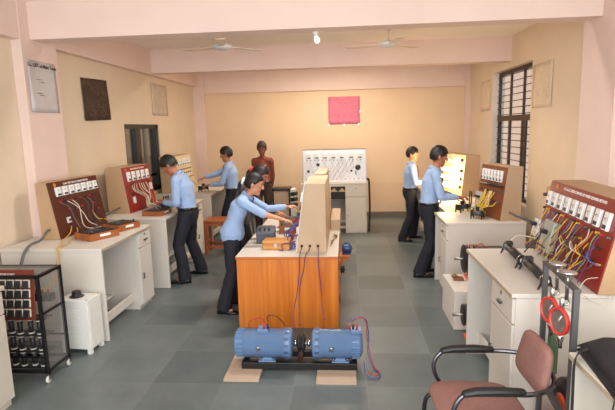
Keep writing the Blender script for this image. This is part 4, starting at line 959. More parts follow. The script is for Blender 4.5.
MB().box(-Lb / 2, Lb / 2, -0.015, 0.015, 0.42, 0.45, Matrix.Translation(mm) @ Matrix.Rotation(ang, 4, 'Z')).build('cross_bar', GREYM, t, bev=0.002)
MB().box(-0.03, 0.06, ya - 0.03, ya + 0.05, 0, 0.02).build('foot_plate', GREYM, t, bev=0.003)
MB().box(-0.03, 0.06, yb - 0.05, yb + 0.05, 0, 0.02).build('foot_plate', GREYM, t, bev=0.003)
SCALE = mat('dial_face_grey', (112, 98, 88), 0.25, var=0.25, scale=30)
for f in (0.42, 0.74):
    p = PX(f)
    MB().cyl(p + V((0, 0, zt - 0.10)), p + V((0, 0, zt + 0.04)), 0.009).build('screw_rod', STEEL, t)
    h_ = MB().lathe([(0, 0.014), (0.004, 0.040), (0.010, 0.043), (0.016, 0.040), (0.018, 0.014)], p + V((0, 0, zt + 0.035)), (0, 0, 1), 28).build('handwheel', CHROME, t)
    MB().tube(curve([p + V((0, 0, zt - 0.09)), p + V((0.012, 0, zt - 0.105)), p + V((0.008, 0, zt - 0.125)), p + V((-0.012, 0, zt - 0.125))], 5), 0.006, 6).build('hook', CHROME, t)
    c = p + V((-0.02, 0, zt - 0.215)); d = V((-0.97, -0.24, 0.05)).normalized()
    o = MB().lathe([(-0.045, 0.050), (-0.04, 0.063), (0.0, 0.065), (0.012, 0.065)], c, d, 32).build('dial_body', SOCK, t)
    MB().lathe([(0.004, 0.065), (0.004, 0.072), (0.020, 0.072), (0.024, 0.067), (0.020, 0.061), (0.014, 0.061)], c, d, 36).build('dial_rim', REDR, o)
    MB().lathe([(0.0125, 0.061), (0.0145, 0.061)], c, d, 32).build('dial_face', SCALE, o)
    MB().cyl(c + d * 0.016, c + d * 0.017 + V((0.006, -0.022, 0.035)), 0.0035).build('needle', METER, o)
    MB().lathe([(0, 0.012), (0.02, 0.014), (0.05, 0.014), (0.06, 0.008)], c + V((0, 0, 0.068)), (0, 0, 1), 12).build('top_eye', CHROME, o)
    MB().lathe([(0, 0.012), (0.03, 0.012), (0.055, 0.02), (0.08, 0.012)], c + V((0, 0, -0.145)), (0, 0, 1), 12).build('bottom_eye', CHROME, o)
p = PX(0.40)
MB().box(p.x - 0.022, p.x + 0.022, p.y - 0.022, p.y + 0.022, 0.565, zt - 0.36).build('green_post', GREEN, t, bev=0.003)
t = thing('brake_machine', 'machine with orange base and dark drum behind the brown chair', 'machine', (1.17, 2.62, 0), 0)
t.location = (1.25, 2.58, 0.0)
MB().box(-0.11, 0.30, -0.17, 0.17, 0, 0.26).build('base', ORANGE, t, bev=0.006)
MB().lathe([(0, 0.05), (0.005, 0.13), (0.02, 0.14), (0.05, 0.14), (0.065, 0.13), (0.07, 0.05)], (-0.075, 0, 0.41), (1, 0, 0), 36).build('brake_drum', BLACKP, t)
MB().lathe([(0, 0.02), (0.004, 0.055), (0.012, 0.055)], (-0.088, 0, 0.41), (1, 0, 0), 24).build('hub', ORANGE, t)
MB().lathe([(0, 0.08), (0.02, 0.11), (0.2, 0.11), (0.22, 0.08)], (0.02, 0, 0.41), (1, 0, 0), 28).build('motor_body', GREYM, t)

# ------------------------------------------------------------------ chair and bag
def rounded_pad(L, Wd, H, r=0.05, dome=0.012, n=14, taper=0.0):
    """upholstered pad: superellipse outline, domed top"""
    b = MB(); vs = []; fs = []
    seg = 40; rings = [(0.0, 1.0), (0.55, 1.0), (0.85, 0.8), (0.97, 0.45), (1.0, 0.0), (0.97, -0.5), (0.85, -0.85), (0.5, -1.0), (0.0, -1.0)]
    for k, (s, h) in enumerate(rings):
        for i in range(seg):
            a = 2 * PI * i / seg; c, q = math.cos(a), math.sin(a); e = 0.42
            x = abs(c) ** e * (1 if c >= 0 else -1); y = abs(q) ** e * (1 if q >= 0 else -1)
            s2 = 0.02 if s == 0 else s
            vs.append((x * L / 2 * s2, y * Wd / 2 * s2 * (1 - taper * (x * s2 * 0.5 + 0.5)), h * H / 2 + (dome * (1 - s2 * s2) if h > 0 else 0)))
    for k in range(len(rings) - 1):
        for i in range(seg): fs.append((k * seg + i, k * seg + (i + 1) % seg, (k + 1) * seg + (i + 1) % seg, (k + 1) * seg + i))
    fs.append(tuple(range(seg))); fs.append(tuple((len(rings) - 1) * seg + i for i in range(seg))[::-1])
    b.add(vs, fs, True); return b
t = thing('office_chair', 'brown upholstered chair with black padded arms in the right foreground', 'chair', (0.70, 2.47, 0), R(2))
rounded_pad(0.47, 0.45, 0.07, dome=0.015).build('seat', FABRIC, t, m=Matrix.Translation((-0.01, 0, 0.455)) @ Matrix.Rotation(R(2), 4, 'Y'))
MB().box(-0.20, 0.18, -0.19, 0.19, 0.405, 0.422).build('seat_board', BLACKP, t, bev=0.004)
rounded_pad(0.25, 0.375, 0.055, dome=0.012, taper=0.16).build('backrest', FABRIC, t, m=Matrix.Translation((0.275, 0.0, 0.715)) @ Matrix.Rotation(R(-79), 4, 'Y') @ Matrix.Rotation(PI, 4, 'X'))
for s in (-1, 1):
    y = s * 0.232
    MB().tube(curve([(0.325, s * 0.10, 0.69), (0.315, s * 0.15, 0.672), (0.27, s * 0.20, 0.657), (0.18, y, 0.652), (0.05, y, 0.652), (-0.12, y, 0.652), (-0.165, y, 0.635), (-0.195, y, 0.58), (-0.19, y, 0.52), (-0.16, y, 0.46), (-0.12, y * 0.9, 0.415), (0.0, y * 0.8, 0.404)], 8), 0.0125, 10).build('arm_tube', mat('dark_chrome', (110, 110, 118), 0.2, 0.95), t)
    MB().loft([(0.13, y, 0.664), (0.03, y, 0.670), (-0.09, y, 0.668), (-0.145, y, 0.656)], [(0.024, 0.016), (0.027, 0.019), (0.027, 0.019), (0.024, 0.017)], (0, 1, 0), 16).build('arm_pad', BLACKP, t)
    MB().tube(curve([(-0.10, s * 0.18, 0.405), (-0.20, s * 0.205, 0.40), (-0.245, s * 0.21, 0.36), (-0.255, s * 0.212, 0.2), (-0.265, s * 0.215, 0.0125)], 8), 0.0125, 10).build('leg', BLACK, t)
    MB().tube(curve([(0.10, s * 0.18, 0.405), (0.16, s * 0.205, 0.38), (0.20, s * 0.21, 0.2), (0.235, s * 0.215, 0.0125)], 8), 0.0125, 10).build('leg', BLACK, t)
MB().tube([(0.325, -0.11, 0.69), (0.325, 0.11, 0.69)], 0.0125, 8).build('back_bracket', MATS['dark_chrome'], t)

# soft black bag lying on the bench
t = thing('shoulder_bag', 'black shoulder bag lying on the bench at the right edge', 'bag', (1.245, 2.04, 0.851), R(83))
b = MB(); N = 26; Mm = 18; vs = []; fs = []
def bagpt(u, v, top):
    x = -0.27 + 0.54 * u; y = -0.17 + 0.34 * v
    e = min(1, 4.5 * min(u, 1 - u) + 0.02) ** 0.55 * min(1, 4.5 * min(v, 1 - v) + 0.02) ** 0.55
    z = 0.105 * e * (0.75 + 0.35 * v) + 0.012 * noise.noise(V((u * 5, v * 5, 1))) * e + 0.008 * math.sin(u * 9 + v * 4) * e
    return (x * (0.96 + 0.05 * noise.noise(V((v * 3, 2, 2)))), y, z if top else 0.0)
for top in (1, 0):
    for j in range(Mm + 1):
        for i in range(N + 1): vs.append(bagpt(i / N, j / Mm, top))
n1 = (N + 1) * (Mm + 1)
for j in range(Mm):
    for i in range(N):
        a = j * (N + 1) + i; fs.append((a, a + 1, a + N + 2, a + N + 1)); fs.append((n1 + a, n1 + a + N + 1, n1 + a + N + 2, n1 + a + 1))
ed = [i for i in range(N + 1)] + [j * (N + 1) + N for j in range(1, Mm + 1)] + [Mm * (N + 1) + i for i in range(N - 1, -1, -1)] + [j * (N + 1) for j in range(Mm - 1, 0, -1)]
for k in range(len(ed)): a, c = ed[k], ed[(k + 1) % len(ed)]; fs.append((a, n1 + a, n1 + c, c))
b.add(vs, fs, True).build('body', BAGM, t)
b = MB(); vs = []; fs = []
for j in range(13):
    for i in range(N + 1):
        u = i / N; v = 0.36 + 0.62 * j / 12; q = V(bagpt(u, v, 1)); q.z += 0.008; q.x *= 1.02; vs.append(q)
for j in range(12):
    for i in range(N): a = j * (N + 1) + i; fs.append((a, a + 1, a + N + 2, a + N + 1))
fl = b.add(vs, fs, True).build('flap', BAGM, t); sd = fl.modifiers.new('thick', 'SOLIDIFY'); sd.thickness = 0.007; sd.offset = 1
MB().tube([bagpt(k / 10, 0.6, 1)[0:2] + (bagpt(k / 10, 0.6, 1)[2] + 0.017,) for k in range(1, 10)], 0.004, 6).build('zip', BLACKP, t)
ib = (Matrix.Translation((1.245, 2.04, 0.851)) @ Matrix.Rotation(R(83), 4, 'Z')).inverted()
def strap(pts, w):
    P = curve(pts, 6); vs = []; fs = []
    for k, p in enumerate(P):
        s = V((0.55, 0.8, 0)).normalized() * w / 2
        vs += [p - s, p + s]
    for k in range(len(P) - 1): fs.append((2 * k, 2 * k + 1, 2 * k + 3, 2 * k + 2))
    o = MB().add(vs, fs, True).build('strap', BAGM, t, m=ib); sd = o.modifiers.new('thick', 'SOLIDIFY'); sd.thickness = 0.005; sd.offset = 0
strap([V((1.14, 2.21, 0.90)), V((1.10, 2.20, 0.91)), V((1.06, 2.19, 0.895)), V((1.038, 2.18, 0.85)), V((1.034, 2.17, 0.72)), V((1.036, 2.16, 0.45)), V((1.04, 2.15, 0.25))], 0.048)
strap([V((1.15, 1.84, 0.90)), V((1.10, 1.83, 0.925)), V((1.05, 1.83, 0.905)), V((1.028, 1.83, 0.85)), V((1.03, 1.83, 0.72)), V((1.03, 1.83, 0.42))], 0.036)

# black framed load unit behind the women
t = thing('load_unit', 'tan load unit in a black frame standing behind the two women', 'load unit', (-1.14, 8.6, 0), 0)
for x in (-0.155, 0.135):
    for y in (-0.14, 0.14): MB().box(x - 0.014, x + 0.014, y - 0.014, y + 0.014, 0, 0.895).build('frame_post', BLACK, t)
for z in (0.07, 0.58, 0.865):
    for y in (-0.14, 0.14): MB().box(-0.17, 0.15, y - 0.014, y + 0.014, z, z + 0.03).build('frame_rail', BLACK, t)
    for x in (-0.155, 0.135): MB().box(x - 0.014, x + 0.014, -0.14, 0.14, z, z + 0.03).build('frame_rail', BLACK, t)
MB().box(-0.135, 0.115, -0.11, 0.12, 0.1, 0.86).build('cabinet', TAN2, t)
MB().box(-0.175, 0.15, -0.155, 0.155, 0.895, 0.905).build('top_plate', mat('dark_top', (50, 40, 36), 0.5), t)
MB().box(0.15, 0.23, -0.13, 0.13, 0.0, 0.88).build('side_case', SOCK, t, bev=0.004)
for z in (0.80, 0.70, 0.60):
    MB().cyl((0.17, -0.13, z), (0.27, -0.18, z + 0.02), 0.034, seg=18).build('resistor_tube', TUBE, t)

# ------------------------------------------------------------------ people
def ik(a, t, l1, l2, pole):
    """middle joint of a two-bone limb from a to t, bent towards pole; returns (joint, end)"""
    d = t - a; L = d.length; mx = (l1 + l2) * 0.995
    if L > mx: t = a + d * (mx / L); d = t - a; L = mx
    d.normalize()
    x = (l1 * l1 - l2 * l2 + L * L) / (2 * L); h = math.sqrt(max(0.0, l1 * l1 - x * x))
    p = pole - d * pole.dot(d); p.normalize()
    return a + d * x + p * h, t

def person(label, loc, rotz, H=1.68, hip=0.0, lean=8, curve_=10, hp=20, hyaw=0, hands=None, feet=None, hipx=0.0, hipy=0.0, female=False, skin=SKIN, shirt=SHIRT, trou=TROU,
           tie=None, sleeve=(1, 1), twist=0, slim=1.0, curl=35, elbow_out=(0.5, 0.5), long_hair=False, hair=HAIR, belt=True, palm=None):
    t = thing('person', label, 'person', loc, rotz)
    s = H / 1.70
    hz = 0.915 * s - hip
    P = V((hipx, hipy, hz))
    def dirn(a): return V((0, math.sin(R(a)), math.cos(R(a))))
    w1 = P + dirn(lean * 0.6) * 0.17 * s
    c1 = w1 + dirn(lean) * 0.17 * s
    N = c1 + dirn(lean + curve_) * 0.16 * s
    tw = R(twist)
    sd = V((math.cos(tw), math.sin(tw), 0))         # shoulder line
    fw = V((-math.sin(tw), math.cos(tw), 0))
    up2 = dirn(lean + curve_)
    nd = dirn(lean + curve_ + hp * 0.45)
    Hc = N + nd * 0.09 * s + dirn(lean * 0.5 + hp * 0.6) * 0.085 * s
    hm = Matrix.Rotation(R(hyaw), 4, 'Z') @ Matrix.Rotation(-R(hp), 4, 'X')
    hm3 = hm @ Matrix.Scale(1.10, 4)
    sw = (0.155 if female else 0.178 * slim) * s
    SH = [N - up2 * 0.055 * s + sd * sw * k for k in (-1, 1)]
    ua, fa = 0.285 * s, 0.245 * s
    hj = [P + V((0.085 * s * k, 0, -0.01)) for k in (-1, 1)]
    feet = feet or ((-0.1, 0.0, 0), (0.1, 0.0, 0))
    hands = hands or (V((-0.22, 0.03, hz - 0.08)), V((0.22, 0.03, hz - 0.08)))
    arms = []
    for k in (0, 1):
        e, wv = ik(SH[k], V(hands[k]), ua, fa, V(((-1, 1)[k] * elbow_out[k], -0.6, -0.9)))
        arms.append((SH[k], e, wv))
    legs = []
    for k in (0, 1):
        fx, fy, fyaw = feet[k]
        an = V((fx, fy, 0.085 * s)); kn, an = ik(hj[k], an, 0.42 * s, 0.43 * s, V((0.08 * (-1, 1)[k], 1, 0)))
        legs.append((hj[k], kn, an, R(fyaw)))
    fm = 0.88 if female else slim
    # ---- body: one continuous surface
    b = MB(); X = V((1, 0, 0))
    def tor(off, b=b, top=True, bot=0.0, hipoff=0.0):
        pts = [P + V((0, 0, -0.07 + bot)) * s, P + V((0, 0, 0.02)), w1, c1, N - up2 * 0.05 * s]
        hipw = 1.04 if female else 1.0
        rad = [(0.150 * hipw, 0.108), (0.160 * hipw, 0.118), (0.138 * fm, 0.100 * fm), (0.158 * fm, 0.114 * fm), (0.142 * fm, 0.082 * fm)]
        rr_ = [((a * s + off), (c * s + off)) for a, c in rad]
        for i_ in (0, 1): rr_[i_] = (rr_[i_][0] - hipoff, rr_[i_][1] - hipoff)
        b.loft(pts, rr_, sd, 18)
        b.loft([SH[0] + sd * 0.01 * s, N - up2 * 0.035 * s, SH[1] - sd * 0.01 * s], [(0.055 * s + off, 0.058 * s * fm + off), (0.062 * s + off, 0.068 * s + off), (0.055 * s + off, 0.058 * s * fm + off)], fw, 12)
    tor(-0.012)
    nr = 0.050 * s * fm
    b.loft([N - up2 * 0.06 * s, N + nd * 0.03 * s, N + nd * 0.10 * s], [(nr * 1.25, nr * 1.2), (nr, nr * 1.05), (nr, nr * 1.05)], X, 14)
    def hd(x, y, z): return Hc + hm3 @ V((x * s, y * s, z * s))
    b.ell(Hc + hm3 @ V((0, -0.008 * s, 0.018 * s)), 0.073 * s, 0.094 * s, 0.098 * s, hm3)
    b.ell(hd(0, 0.022, -0.045), 0.056 * s, 0.066 * s, 0.070 * s, hm3)
    b.ell(hd(0, 0.066, -0.088), 0.026 * s, 0.022 * s, 0.022 * s, hm3)   # chin
    b.loft([hd(0, 0.083, 0.022), hd(0, 0.098, -0.005), hd(0, 0.104, -0.020)], [(0.009 * s, 0.010 * s), (0.012 * s, 0.013 * s), (0.017 * s, 0.013 * s)], X, 10)  # nose
    b.loft([hd(-0.045, 0.074, 0.030), hd(0, 0.086, 0.032), hd(0.045, 0.074, 0.030)], [(0.009 * s, 0.009 * s)] * 3, V((0, 0, 1)), 8)  # brow
    for k in (-1, 1): b.ell(hd(0.076 * k, -0.008, 0.0), 0.011 * s, 0.020 * s, 0.032 * s, hm3)
    for k in (0, 1):
        S, e, wv = arms[k]; q = 0.86 if female else 1.0
        b.loft([S, S.lerp(e, 0.5), e], [(0.050 * s * q, 0.050 * s * q), (0.044 * s * q, 0.046 * s * q), (0.037 * s * q, 0.038 * s * q)], X, 12)
        b.loft([e, e.lerp(wv, 0.3), wv], [(0.037 * s * q, 0.038 * s * q), (0.040 * s * q, 0.038 * s * q), (0.027 * s * q, 0.022 * s * q)], X, 12)
        # hand: palm, four bent fingers of different lengths, thumb from the side of the palm
        d = (wv - e).normalized()
        if palm and palm[k]: d = (d + V(palm[k])).normalized()
        nrm = V((0, 0, -1)); nrm = (nrm - d * nrm.dot(d)); nrm = nrm.normalized() if nrm.length > 0.2 else V((0, 1, 0))
        sdh = d.cross(nrm).normalized()
        inn = sdh if (sdh.dot(X) * (1 if k == 0 else -1)) > 0 else -sdh     # thumb side points to the other hand
        hs = s * (0.92 if female else 1.0)
        b.loft([wv - d * 0.01, wv + d * 0.03 * hs, wv + d * 0.088 * hs], [(0.026 * hs, 0.019 * hs), (0.036 * hs, 0.017 * hs), (0.041 * hs, 0.014 * hs)], sdh, 12)
        for fI, (o_, ln) in enumerate(((0.030, 0.068), (0.010, 0.078), (-0.010, 0.073), (-0.029, 0.056))):
            p0 = wv + d * 0.082 * hs + inn * o_ * hs; pts = [p0]; a = R(curl * 0.5); dd = d
            for seg_ in (0.45, 0.32, 0.25):
                dd = (d * math.cos(a) + nrm * math.sin(a)).normalized(); pts.append(pts[-1] + dd * ln * seg_ * hs); a += R(curl)
            b.tube([p0 - d * 0.02 * hs] + pts, 0.009 * hs, 8, True, [0.0092 * hs, 0.0092 * hs, 0.0088 * hs, 0.0082 * hs, 0.0072 * hs])
        p0 = wv + d * 0.022 * hs + inn * 0.026 * hs
        t1 = (d * 0.7 + inn * 0.75 + nrm * 0.35).normalized(); t2 = (d * 0.95 + inn * 0.15 + nrm * 0.4).normalized()
        b.tube([p0 - t1 * 0.012, p0 + t1 * 0.034 * hs, p0 + t1 * 0.034 * hs + t2 * 0.028 * hs, p0 + t1 * 0.034 * hs + t2 * 0.05 * hs], 0.01, 8, True, [0.0125 * hs, 0.0115 * hs, 0.0098 * hs, 0.008 * hs])
    for (h_, kn, an, ya) in legs:
        b.loft([h_ + V((0, 0, 0.02)), h_.lerp(kn, 0.5), kn, kn.lerp(an, 0.35), an], [(0.074 * s, 0.076 * s), (0.066 * s, 0.068 * s), (0.050 * s, 0.052 * s), (0.050 * s, 0.052 * s), (0.034 * s, 0.036 * s)], X, 12)
        f = V((-math.sin(ya), math.cos(ya), 0))
        b.loft([an + V((0, 0, -0.035 * s)) - f * 0.02 * s, an + V((0, 0, -0.045 * s)) + f * 0.10 * s], [(0.03 * s, 0.03 * s), (0.032 * s, 0.02 * s)], Vf(f), 10)
    mobj('body', remesh(b, 0.0058, 2), skin, t)
    # ---- clothes
    b = MB(); tor(0.012, b, bot=0.05 if belt else 0.03, hipoff=0.014 if belt else -0.016)
    ends = []
    for k in (0, 1):
        S, e, wv = arms[k]; q = 0.9 if female else 1.0
        r = [(0.066 * s * q, 0.064 * s * q), (0.059 * s * q, 0.059 * s * q), (0.054 * s * q, 0.054 * s * q)]
        if sleeve[k] == 0:
            x_ = S.lerp(e, 0.72); b.loft([S, S.lerp(e, 0.4), x_], r, X, 14, (1, 0))
        elif sleeve[k] < 1:
            b.loft([S, S.lerp(e, 0.5), e], r, X, 14); b.loft([e, e.lerp(wv, sleeve[k])], [(0.053 * s * q, 0.053 * s * q), (0.050 * s * q, 0.050 * s * q)], X, 14, (1, 0))
        else:
            b.loft([S, S.lerp(e, 0.5), e], r, X, 14)
            b.loft([e, e.lerp(wv, 0.5), e.lerp(wv, 0.96)], [(0.053 * s * q, 0.053 * s * q), (0.049 * s * q, 0.048 * s * q), (0.039 * s * q, 0.037 * s * q)], X, 14, (1, 0))
    mobj('shirt', remesh(b, 0.010, 4, 0.006, 13), shirt, t)
    # collar
    cn = N + nd * 0.012 * s
    cm = MB(); M1 = Matrix.Translation(cn) @ nd.to_track_quat('Z', 'Y').to_matrix().to_4x4()
    ring = []
    for j, (rr, z) in enumerate(((nr * 1.22, 0.028), (nr * 1.34, 0.030), (nr * 1.75, -0.012), (nr * 1.55, -0.020))):
        for i in range(20):
            a = 2 * PI * i / 20; ring.append(M1 @ V((math.cos(a) * rr, math.sin(a) * rr * 1.05, z * s)))
    fs = [(j * 20 + i, j * 20 + (i + 1) % 20, ((j + 1) % 4) * 20 + (i + 1) % 20, ((j + 1) % 4) * 20 + i) for j in range(4) for i in range(20)]
    cm.add(ring, fs, True).build('collar', shirt, t)
    b = MB()
    b.loft([P + V((0, 0, -0.09 * s)), P + V((0, 0, 0.0)), P + V((0, 0.0, 0.055 * s))], [(0.152 * s, 0.120 * s), (0.178 * s, 0.136 * s), (0.168 * s, 0.128 * s)], sd, 20, (1, 0))
    for (h_, kn, an, ya) in legs:
        b.loft([h_ + V((0, 0, 0.03)), h_.lerp(kn, 0.5), kn, kn.lerp(an, 0.5), an + V((0, 0, -0.045 * s))], [(0.090 * s, 0.100 * s), (0.085 * s, 0.092 * s), (0.071 * s, 0.078 * s), (0.070 * s, 0.078 * s), (0.072 * s, 0.088 * s)], X, 16, (1, 0))
    mobj('trousers', remesh(b, 0.011, 4, 0.007, 11), trou, t)
    if belt:
        b = MB(); bp = P + dirn(lean * 0.3) * 0.055 * s
        b.loft([bp - V((0, 0, 0.016)), bp + V((0, 0, 0.016))], [(0.1735 * s, 0.1335 * s)] * 2, sd, 28, (0, 0)); b.build('belt', SHOE, t)
        MB().box(-0.022, 0.022, 0.0, 0.006, -0.017, 0.017, Matrix.Translation(bp + fw * 0.133 * s)).build('buckle', CHROME, t, bev=0.002)
    for (h_, kn, an, ya) in legs:
        f = V((-math.sin(ya), math.cos(ya), 0)); sx = V((f.y, -f.x, 0)); o_ = V((an.x, an.y, 0))
        m = Matrix(((sx.x, f.x, 0, o_.x), (sx.y, f.y, 0, o_.y), (0, 0, 1, 0), (0, 0, 0, 1)))
        bb = MB()
        prof = [(-0.075, 0.030, 0.045), (-0.05, 0.037, 0.072), (0.0, 0.040, 0.075), (0.06, 0.043, 0.058), (0.11, 0.046, 0.046), (0.16, 0.040, 0.036), (0.19, 0.022, 0.026)]
        vs = []; n = 14
        for y, wd, hh in prof:
            for i in range(n):
                a = PI * 2 * i / n; c_, s_ = math.cos(a), math.sin(a)
                vs.append(m @ V((wd * s * c_, y * s, max(0.002, (hh * 0.5 + hh * 0.5 * (abs(s_) ** 0.7) * (1 if s_ > 0 else -1)) * s))))
        fs = [(j * n + i, j * n + (i + 1) % n, (j + 1) * n + (i + 1) % n, (j + 1) * n + i) for j in range(len(prof) - 1) for i in range(n)]
        fs += [tuple(range(n))[::-1], tuple((len(prof) - 1) * n + i for i in range(n))]
        bb.add(vs, fs, True).build('shoe', SHOE, t)
    # ---- hair
    hb = MB()
    def hf(p):
        y = p.y
        if female: th = 0.50 + 0.1 * (y - 0.8) if y > 0.75 else (-0.42 + (y + 0.1) * 1.08 if y > -0.1 else -0.70)
        else: th = 0.36 if y > 0.82 else (-0.22 + (y - 0.2) * 0.93 if y > 0.2 else (-0.22 + (y - 0.2) * 0.8 if y > -0.3 else -0.66))
        e_ = max(0.0, min(1.0, (p.z - th + 0.09) / 0.11)); e_ = e_ * e_ * (3 - 2 * e_)
        if female: return 0.90 + e_ * (0.175 + 0.015 * noise.noise(p * 3))
        k = 1.07 + 0.05 * noise.noise(p * 5.0) + 0.03 * noise.noise(p * 14.0) + 0.08 * max(0.0, min(1.0, (p.z - 0.1) * 1.4))
        return 0.90 + e_ * (k - 0.90)
    hb.ell(Hc + hm3 @ V((0, -0.010 * s, 0.018 * s)), 0.079 * s, 0.099 * s, 0.102 * s, hm3, 60, 44, hf)
    if female:
        c = hd(0, -0.115, -0.01)
        hb.ell(c, 0.040 * s, 0.036 * s, 0.04 * s, None, 16, 10)
        q0 = hd(0, -0.115, -0.01); ln = 0.24 if long_hair else 0.17; bk = -fw
        hb.tube(curve([q0, q0 + bk * 0.045 + V((0, 0, -0.03)), q0 + bk * 0.06 + V((0, 0, -ln * 0.55)), q0 + bk * 0.045 + V((0, 0, -ln))], 6), 0.03, 10, True, [0.034 * s - 0.0011 * i for i in range(19)])
    hb.build('hair', hair, t)
    if female:
        MB().lathe([(0, 0.030), (0.008, 0.043), (0.026, 0.043), (0.034, 0.030)], hd(0, -0.108, -0.008), hm3 @ V((0, -1, 0.0)), 18).build('hair_tie', METER if not long_hair else WIRES['red'], t)
    for k in (-1, 1):
        e = MB().ell(hd(0.031 * k, 0.069, 0.008), 0.012 * s, 0.009 * s, 0.007 * s, hm3, 12, 8).build('eye', EYEW, t)
        MB().ell(hd(0.031 * k, 0.0762, 0.008), 0.006 * s, 0.003 * s, 0.006 * s, hm3, 10, 6).build('pupil', PUP, e)
        MB().loft([hd(0.014 * k, 0.088, 0.034), hd(0.032 * k, 0.086, 0.040), hd(0.054 * k, 0.072, 0.034)], [(0.004 * s, 0.003 * s)] * 3, V((0, 0, 1)), 8).build('eyebrow', hair, t)
    MB().loft([hd(-0.024, 0.0785, -0.054), hd(0, 0.089, -0.053), hd(0.024, 0.0785, -0.054)], [(0.0065 * s, 0.004 * s), (0.0085 * s, 0.005 * s), (0.0065 * s, 0.004 * s)], V((0, 0, 1)), 8).build('mouth', LIP, t)
    if tie:
        fr = 0.128 * s * fm
        top = N - up2 * 0.02 * s + fw * 0.085 * s
        a = c1 + fw * fr * 1.06
        bq = w1 + fw * (0.124 * s) if lean < 14 else V((a.x, a.y + 0.02, a.z - 0.2 * s))
        cq = bq + V((0, 0.012, -0.12 * s))
        bt = MB(); vs = []
        pts = [top, top.lerp(a, 0.15) + fw * 0.012, a, bq, cq]
        for p, wd in zip(pts, (0.022, 0.018, 0.034, 0.042, 0.012)):
            vs += [p - sd * wd * s, p + sd * wd * s, p + sd * wd * s + fw * 0.008, p - sd * wd * s + fw * 0.008]
        fs = [(4 * j + i, 4 * j + (i + 1) % 4, 4 * j + 4 + (i + 1) % 4, 4 * j + 4 + i) for j in range(len(pts) - 1) for i in range(4)] + [(3, 2, 1, 0), tuple(4 * (len(pts) - 1) + i for i in range(4))]
        bt.add(vs, fs).build('tie', tie, t)
    return t
def Vf(f): return V((f.y, -f.x, 0))

# students and staff
person('student in blue shirt bending his head over a meter box at the left benches', (-2.075, 6.12, 0), PI / 2, 1.68, lean=8, curve_=17, hp=46, tie=TIE,
       hands=(V((-0.10, 0.27, 1.05)), V((0.08, 0.28, 1.06))), feet=((-0.20, 0.02, 8), (0.22, -0.08, -4)), hipy=-0.01, skin=SKIN)
person('student in blue shirt reaching left over the far left bench, behind the stool', (-1.985, 8.25, 0), PI / 2, 1.65, lean=5, curve_=4, hp=16, tie=TIE,
       hands=(V((-0.16, 0.34, 1.03)), V((0.02, 0.50, 1.13))), feet=((-0.13, 0.02, 6), (0.14, -0.12, -6)), hipy=-0.02, skin=SKIN, elbow_out=(0.4, 0.7))
person('man in blue shirt standing at the right bench, hand on a small rheostat', (1.03, 6.30, 0), -PI / 2, 1.67, lean=7, curve_=7, hp=16, tie=TIE,
       hands=(V((0.02, 0.36, 1.03)), V((0.16, 0.37, 1.05))), feet=((-0.12, 0.0, 6), (0.13, -0.10, -4)), hipy=0.03, skin=SKIN, elbow_out=(0.3, 0.4))
person('man in blue shirt and maroon tie before the glowing lamp panel, farthest on the right', (1.08, 8.30, 0), -PI / 2, 1.57, lean=2, curve_=3, hp=6, hyaw=-22, tie=TIER,
       hands=(V((-0.06, 0.28, 1.0)), V((0.14, 0.27, 1.0))), feet=((-0.12, 0.06, 8), (0.13, -0.14, -6)), hipy=0.0, skin=SKIN2)
person('woman in light blue shirt with white hair tie, leaning over the orange bench', (-1.27, 5.10, 0), -PI / 2, 1.545, hip=0.0, lean=22, curve_=14, hp=20, tie=TIE, female=True, skin=SKIN2,
       hands=(V((-0.20, 0.61, 1.09)), V((0.10, 0.605, 1.00))), feet=((-0.08, -0.02, 4), (0.22, -0.06, -4)), hipy=0.025, sleeve=(1, 0.12), elbow_out=(0.2, 0.25), belt=False)
person('woman with long tied hair and dark grey jacket at the orange bench', (-1.315, 5.75, 0), -PI / 2, 1.60, hip=0.0, lean=19, curve_=20, hp=34, hyaw=-12, female=True, long_hair=True, skin=SKIN, shirt=GREYV, trou=mat('charcoal_trousers', (40, 38, 42), 0.85),
       hands=(V((-0.12, 0.46, 0.93)), V((0.12, 0.44, 0.92))), feet=((-0.09, -0.02, 4), (0.10, 0.02, -4)), hipy=0.0, elbow_out=(0.2, 0.2), belt=False)
person('man in brown shirt standing by the back wall, looking towards the students', (-1.56, 9.02, 0), PI, 1.70, lean=0, curve_=2, hp=8, hyaw=8, skin=SKIN3, shirt=BSHIRT, trou=mat('dark_brown_trousers', (58, 42, 38), 0.85),
       hands=(V((-0.13, -0.13, 0.84)), V((0.13, -0.13, 0.84))), slim=0.84, hair=mat('short_grey_brown_hair', (60, 44, 38), 0.7), belt=True)

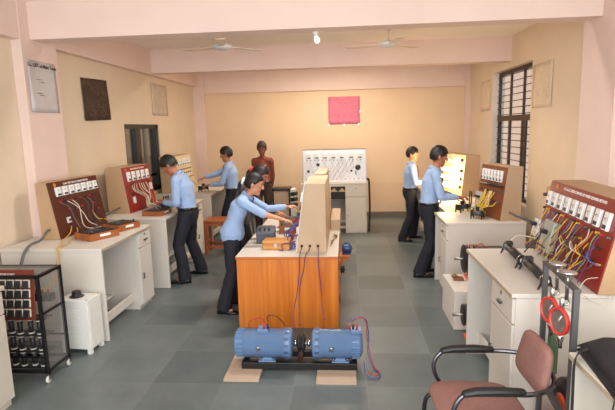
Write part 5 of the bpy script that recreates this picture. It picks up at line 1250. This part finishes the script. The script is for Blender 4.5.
# ------------------------------------------------------------------ camera
F, VPX, VPY, ROLL, HC = 485.0, 345.5, 127.0, R(0.72), 1.95
W_, H_ = 615, 410
d = V((VPX - W_ / 2, VPY - H_ / 2, F)).normalized()          # world +Y seen in (right, down, forward) axes
u = V((math.sin(ROLL), math.cos(ROLL), 0)); u = (u - d * u.dot(d)).normalized()
r = u.cross(d)
cd = bpy.data.cameras.new('camera'); cam = bpy.data.objects.new('camera', cd); C.objects.link(cam)
cd.sensor_width = 36.0; cd.lens = F / W_ * 36.0; cd.clip_start = 0.05
cam.matrix_world = Matrix(((r.x, -r.y, -r.z, 0), (d.x, -d.y, -d.z, 0), (-u.x, u.y, u.z, HC), (0, 0, 0, 1)))
bpy.context.scene.camera = cam

# ------------------------------------------------------------------ light
wd = bpy.data.worlds.new('world'); bpy.context.scene.world = wd; wd.use_nodes = True
bg = wd.node_tree.nodes['Background']; bg.inputs['Color'].default_value = (1.0, 0.985, 0.96, 1); bg.inputs['Strength'].default_value = 1.6
def area(name, loc, rot, sx, sy, e, col):
    l = bpy.data.lights.new(name, 'AREA'); l.shape = 'RECTANGLE'; l.size = sx; l.size_y = sy; l.energy = e; l.color = col
    o = bpy.data.objects.new(name, l); C.objects.link(o); o.location = loc; o.rotation_euler = rot; return o
# unseen area light added behind the camera as soft daylight fill
area('fill_light_behind', (-0.2, -0.9, 1.75), (R(90), 0, 0), 5.4, 2.4, 190, (0.96, 0.98, 1.0))
# camera flash bounced off the ceiling of the near bay
area('bounced_flash', (0.0, 0.9, 3.2), (R(25), 0, 0), 2.2, 1.6, 60, (0.96, 0.98, 1.0))
# unseen area lights added to brighten the beams and the back wall
area('bay_fill_light', (-0.3, 5.3, 3.2), (0, 0, 0), 1.2, 0.08, 62, (1.0, 0.95, 0.88))
area('back_fill_light', (-0.3, 8.9, 3.2), (0, 0, 0), 1.2, 0.3, 78, (1.0, 0.84, 0.66))
pl = bpy.data.lights.new('lamp_glow', 'POINT'); pl.energy = 26; pl.color = (1.0, 0.72, 0.42); pl.shadow_soft_size = 0.12
po = bpy.data.objects.new('lamp_glow', pl); C.objects.link(po); po.location = (1.45, 7.75, 1.22)

sc = bpy.context.scene
sc.view_settings.view_transform = 'Standard'; sc.view_settings.look = 'None'
sc.view_settings.gamma = 1.0; sc.view_settings.exposure = -0.07
try: sc.view_settings.use_curve_mapping = False
except Exception: pass
sc.cycles.max_bounces = 8; sc.cycles.diffuse_bounces = 5; sc.cycles.use_denoising = True
sc.cycles.sample_clamp_indirect = 4.0
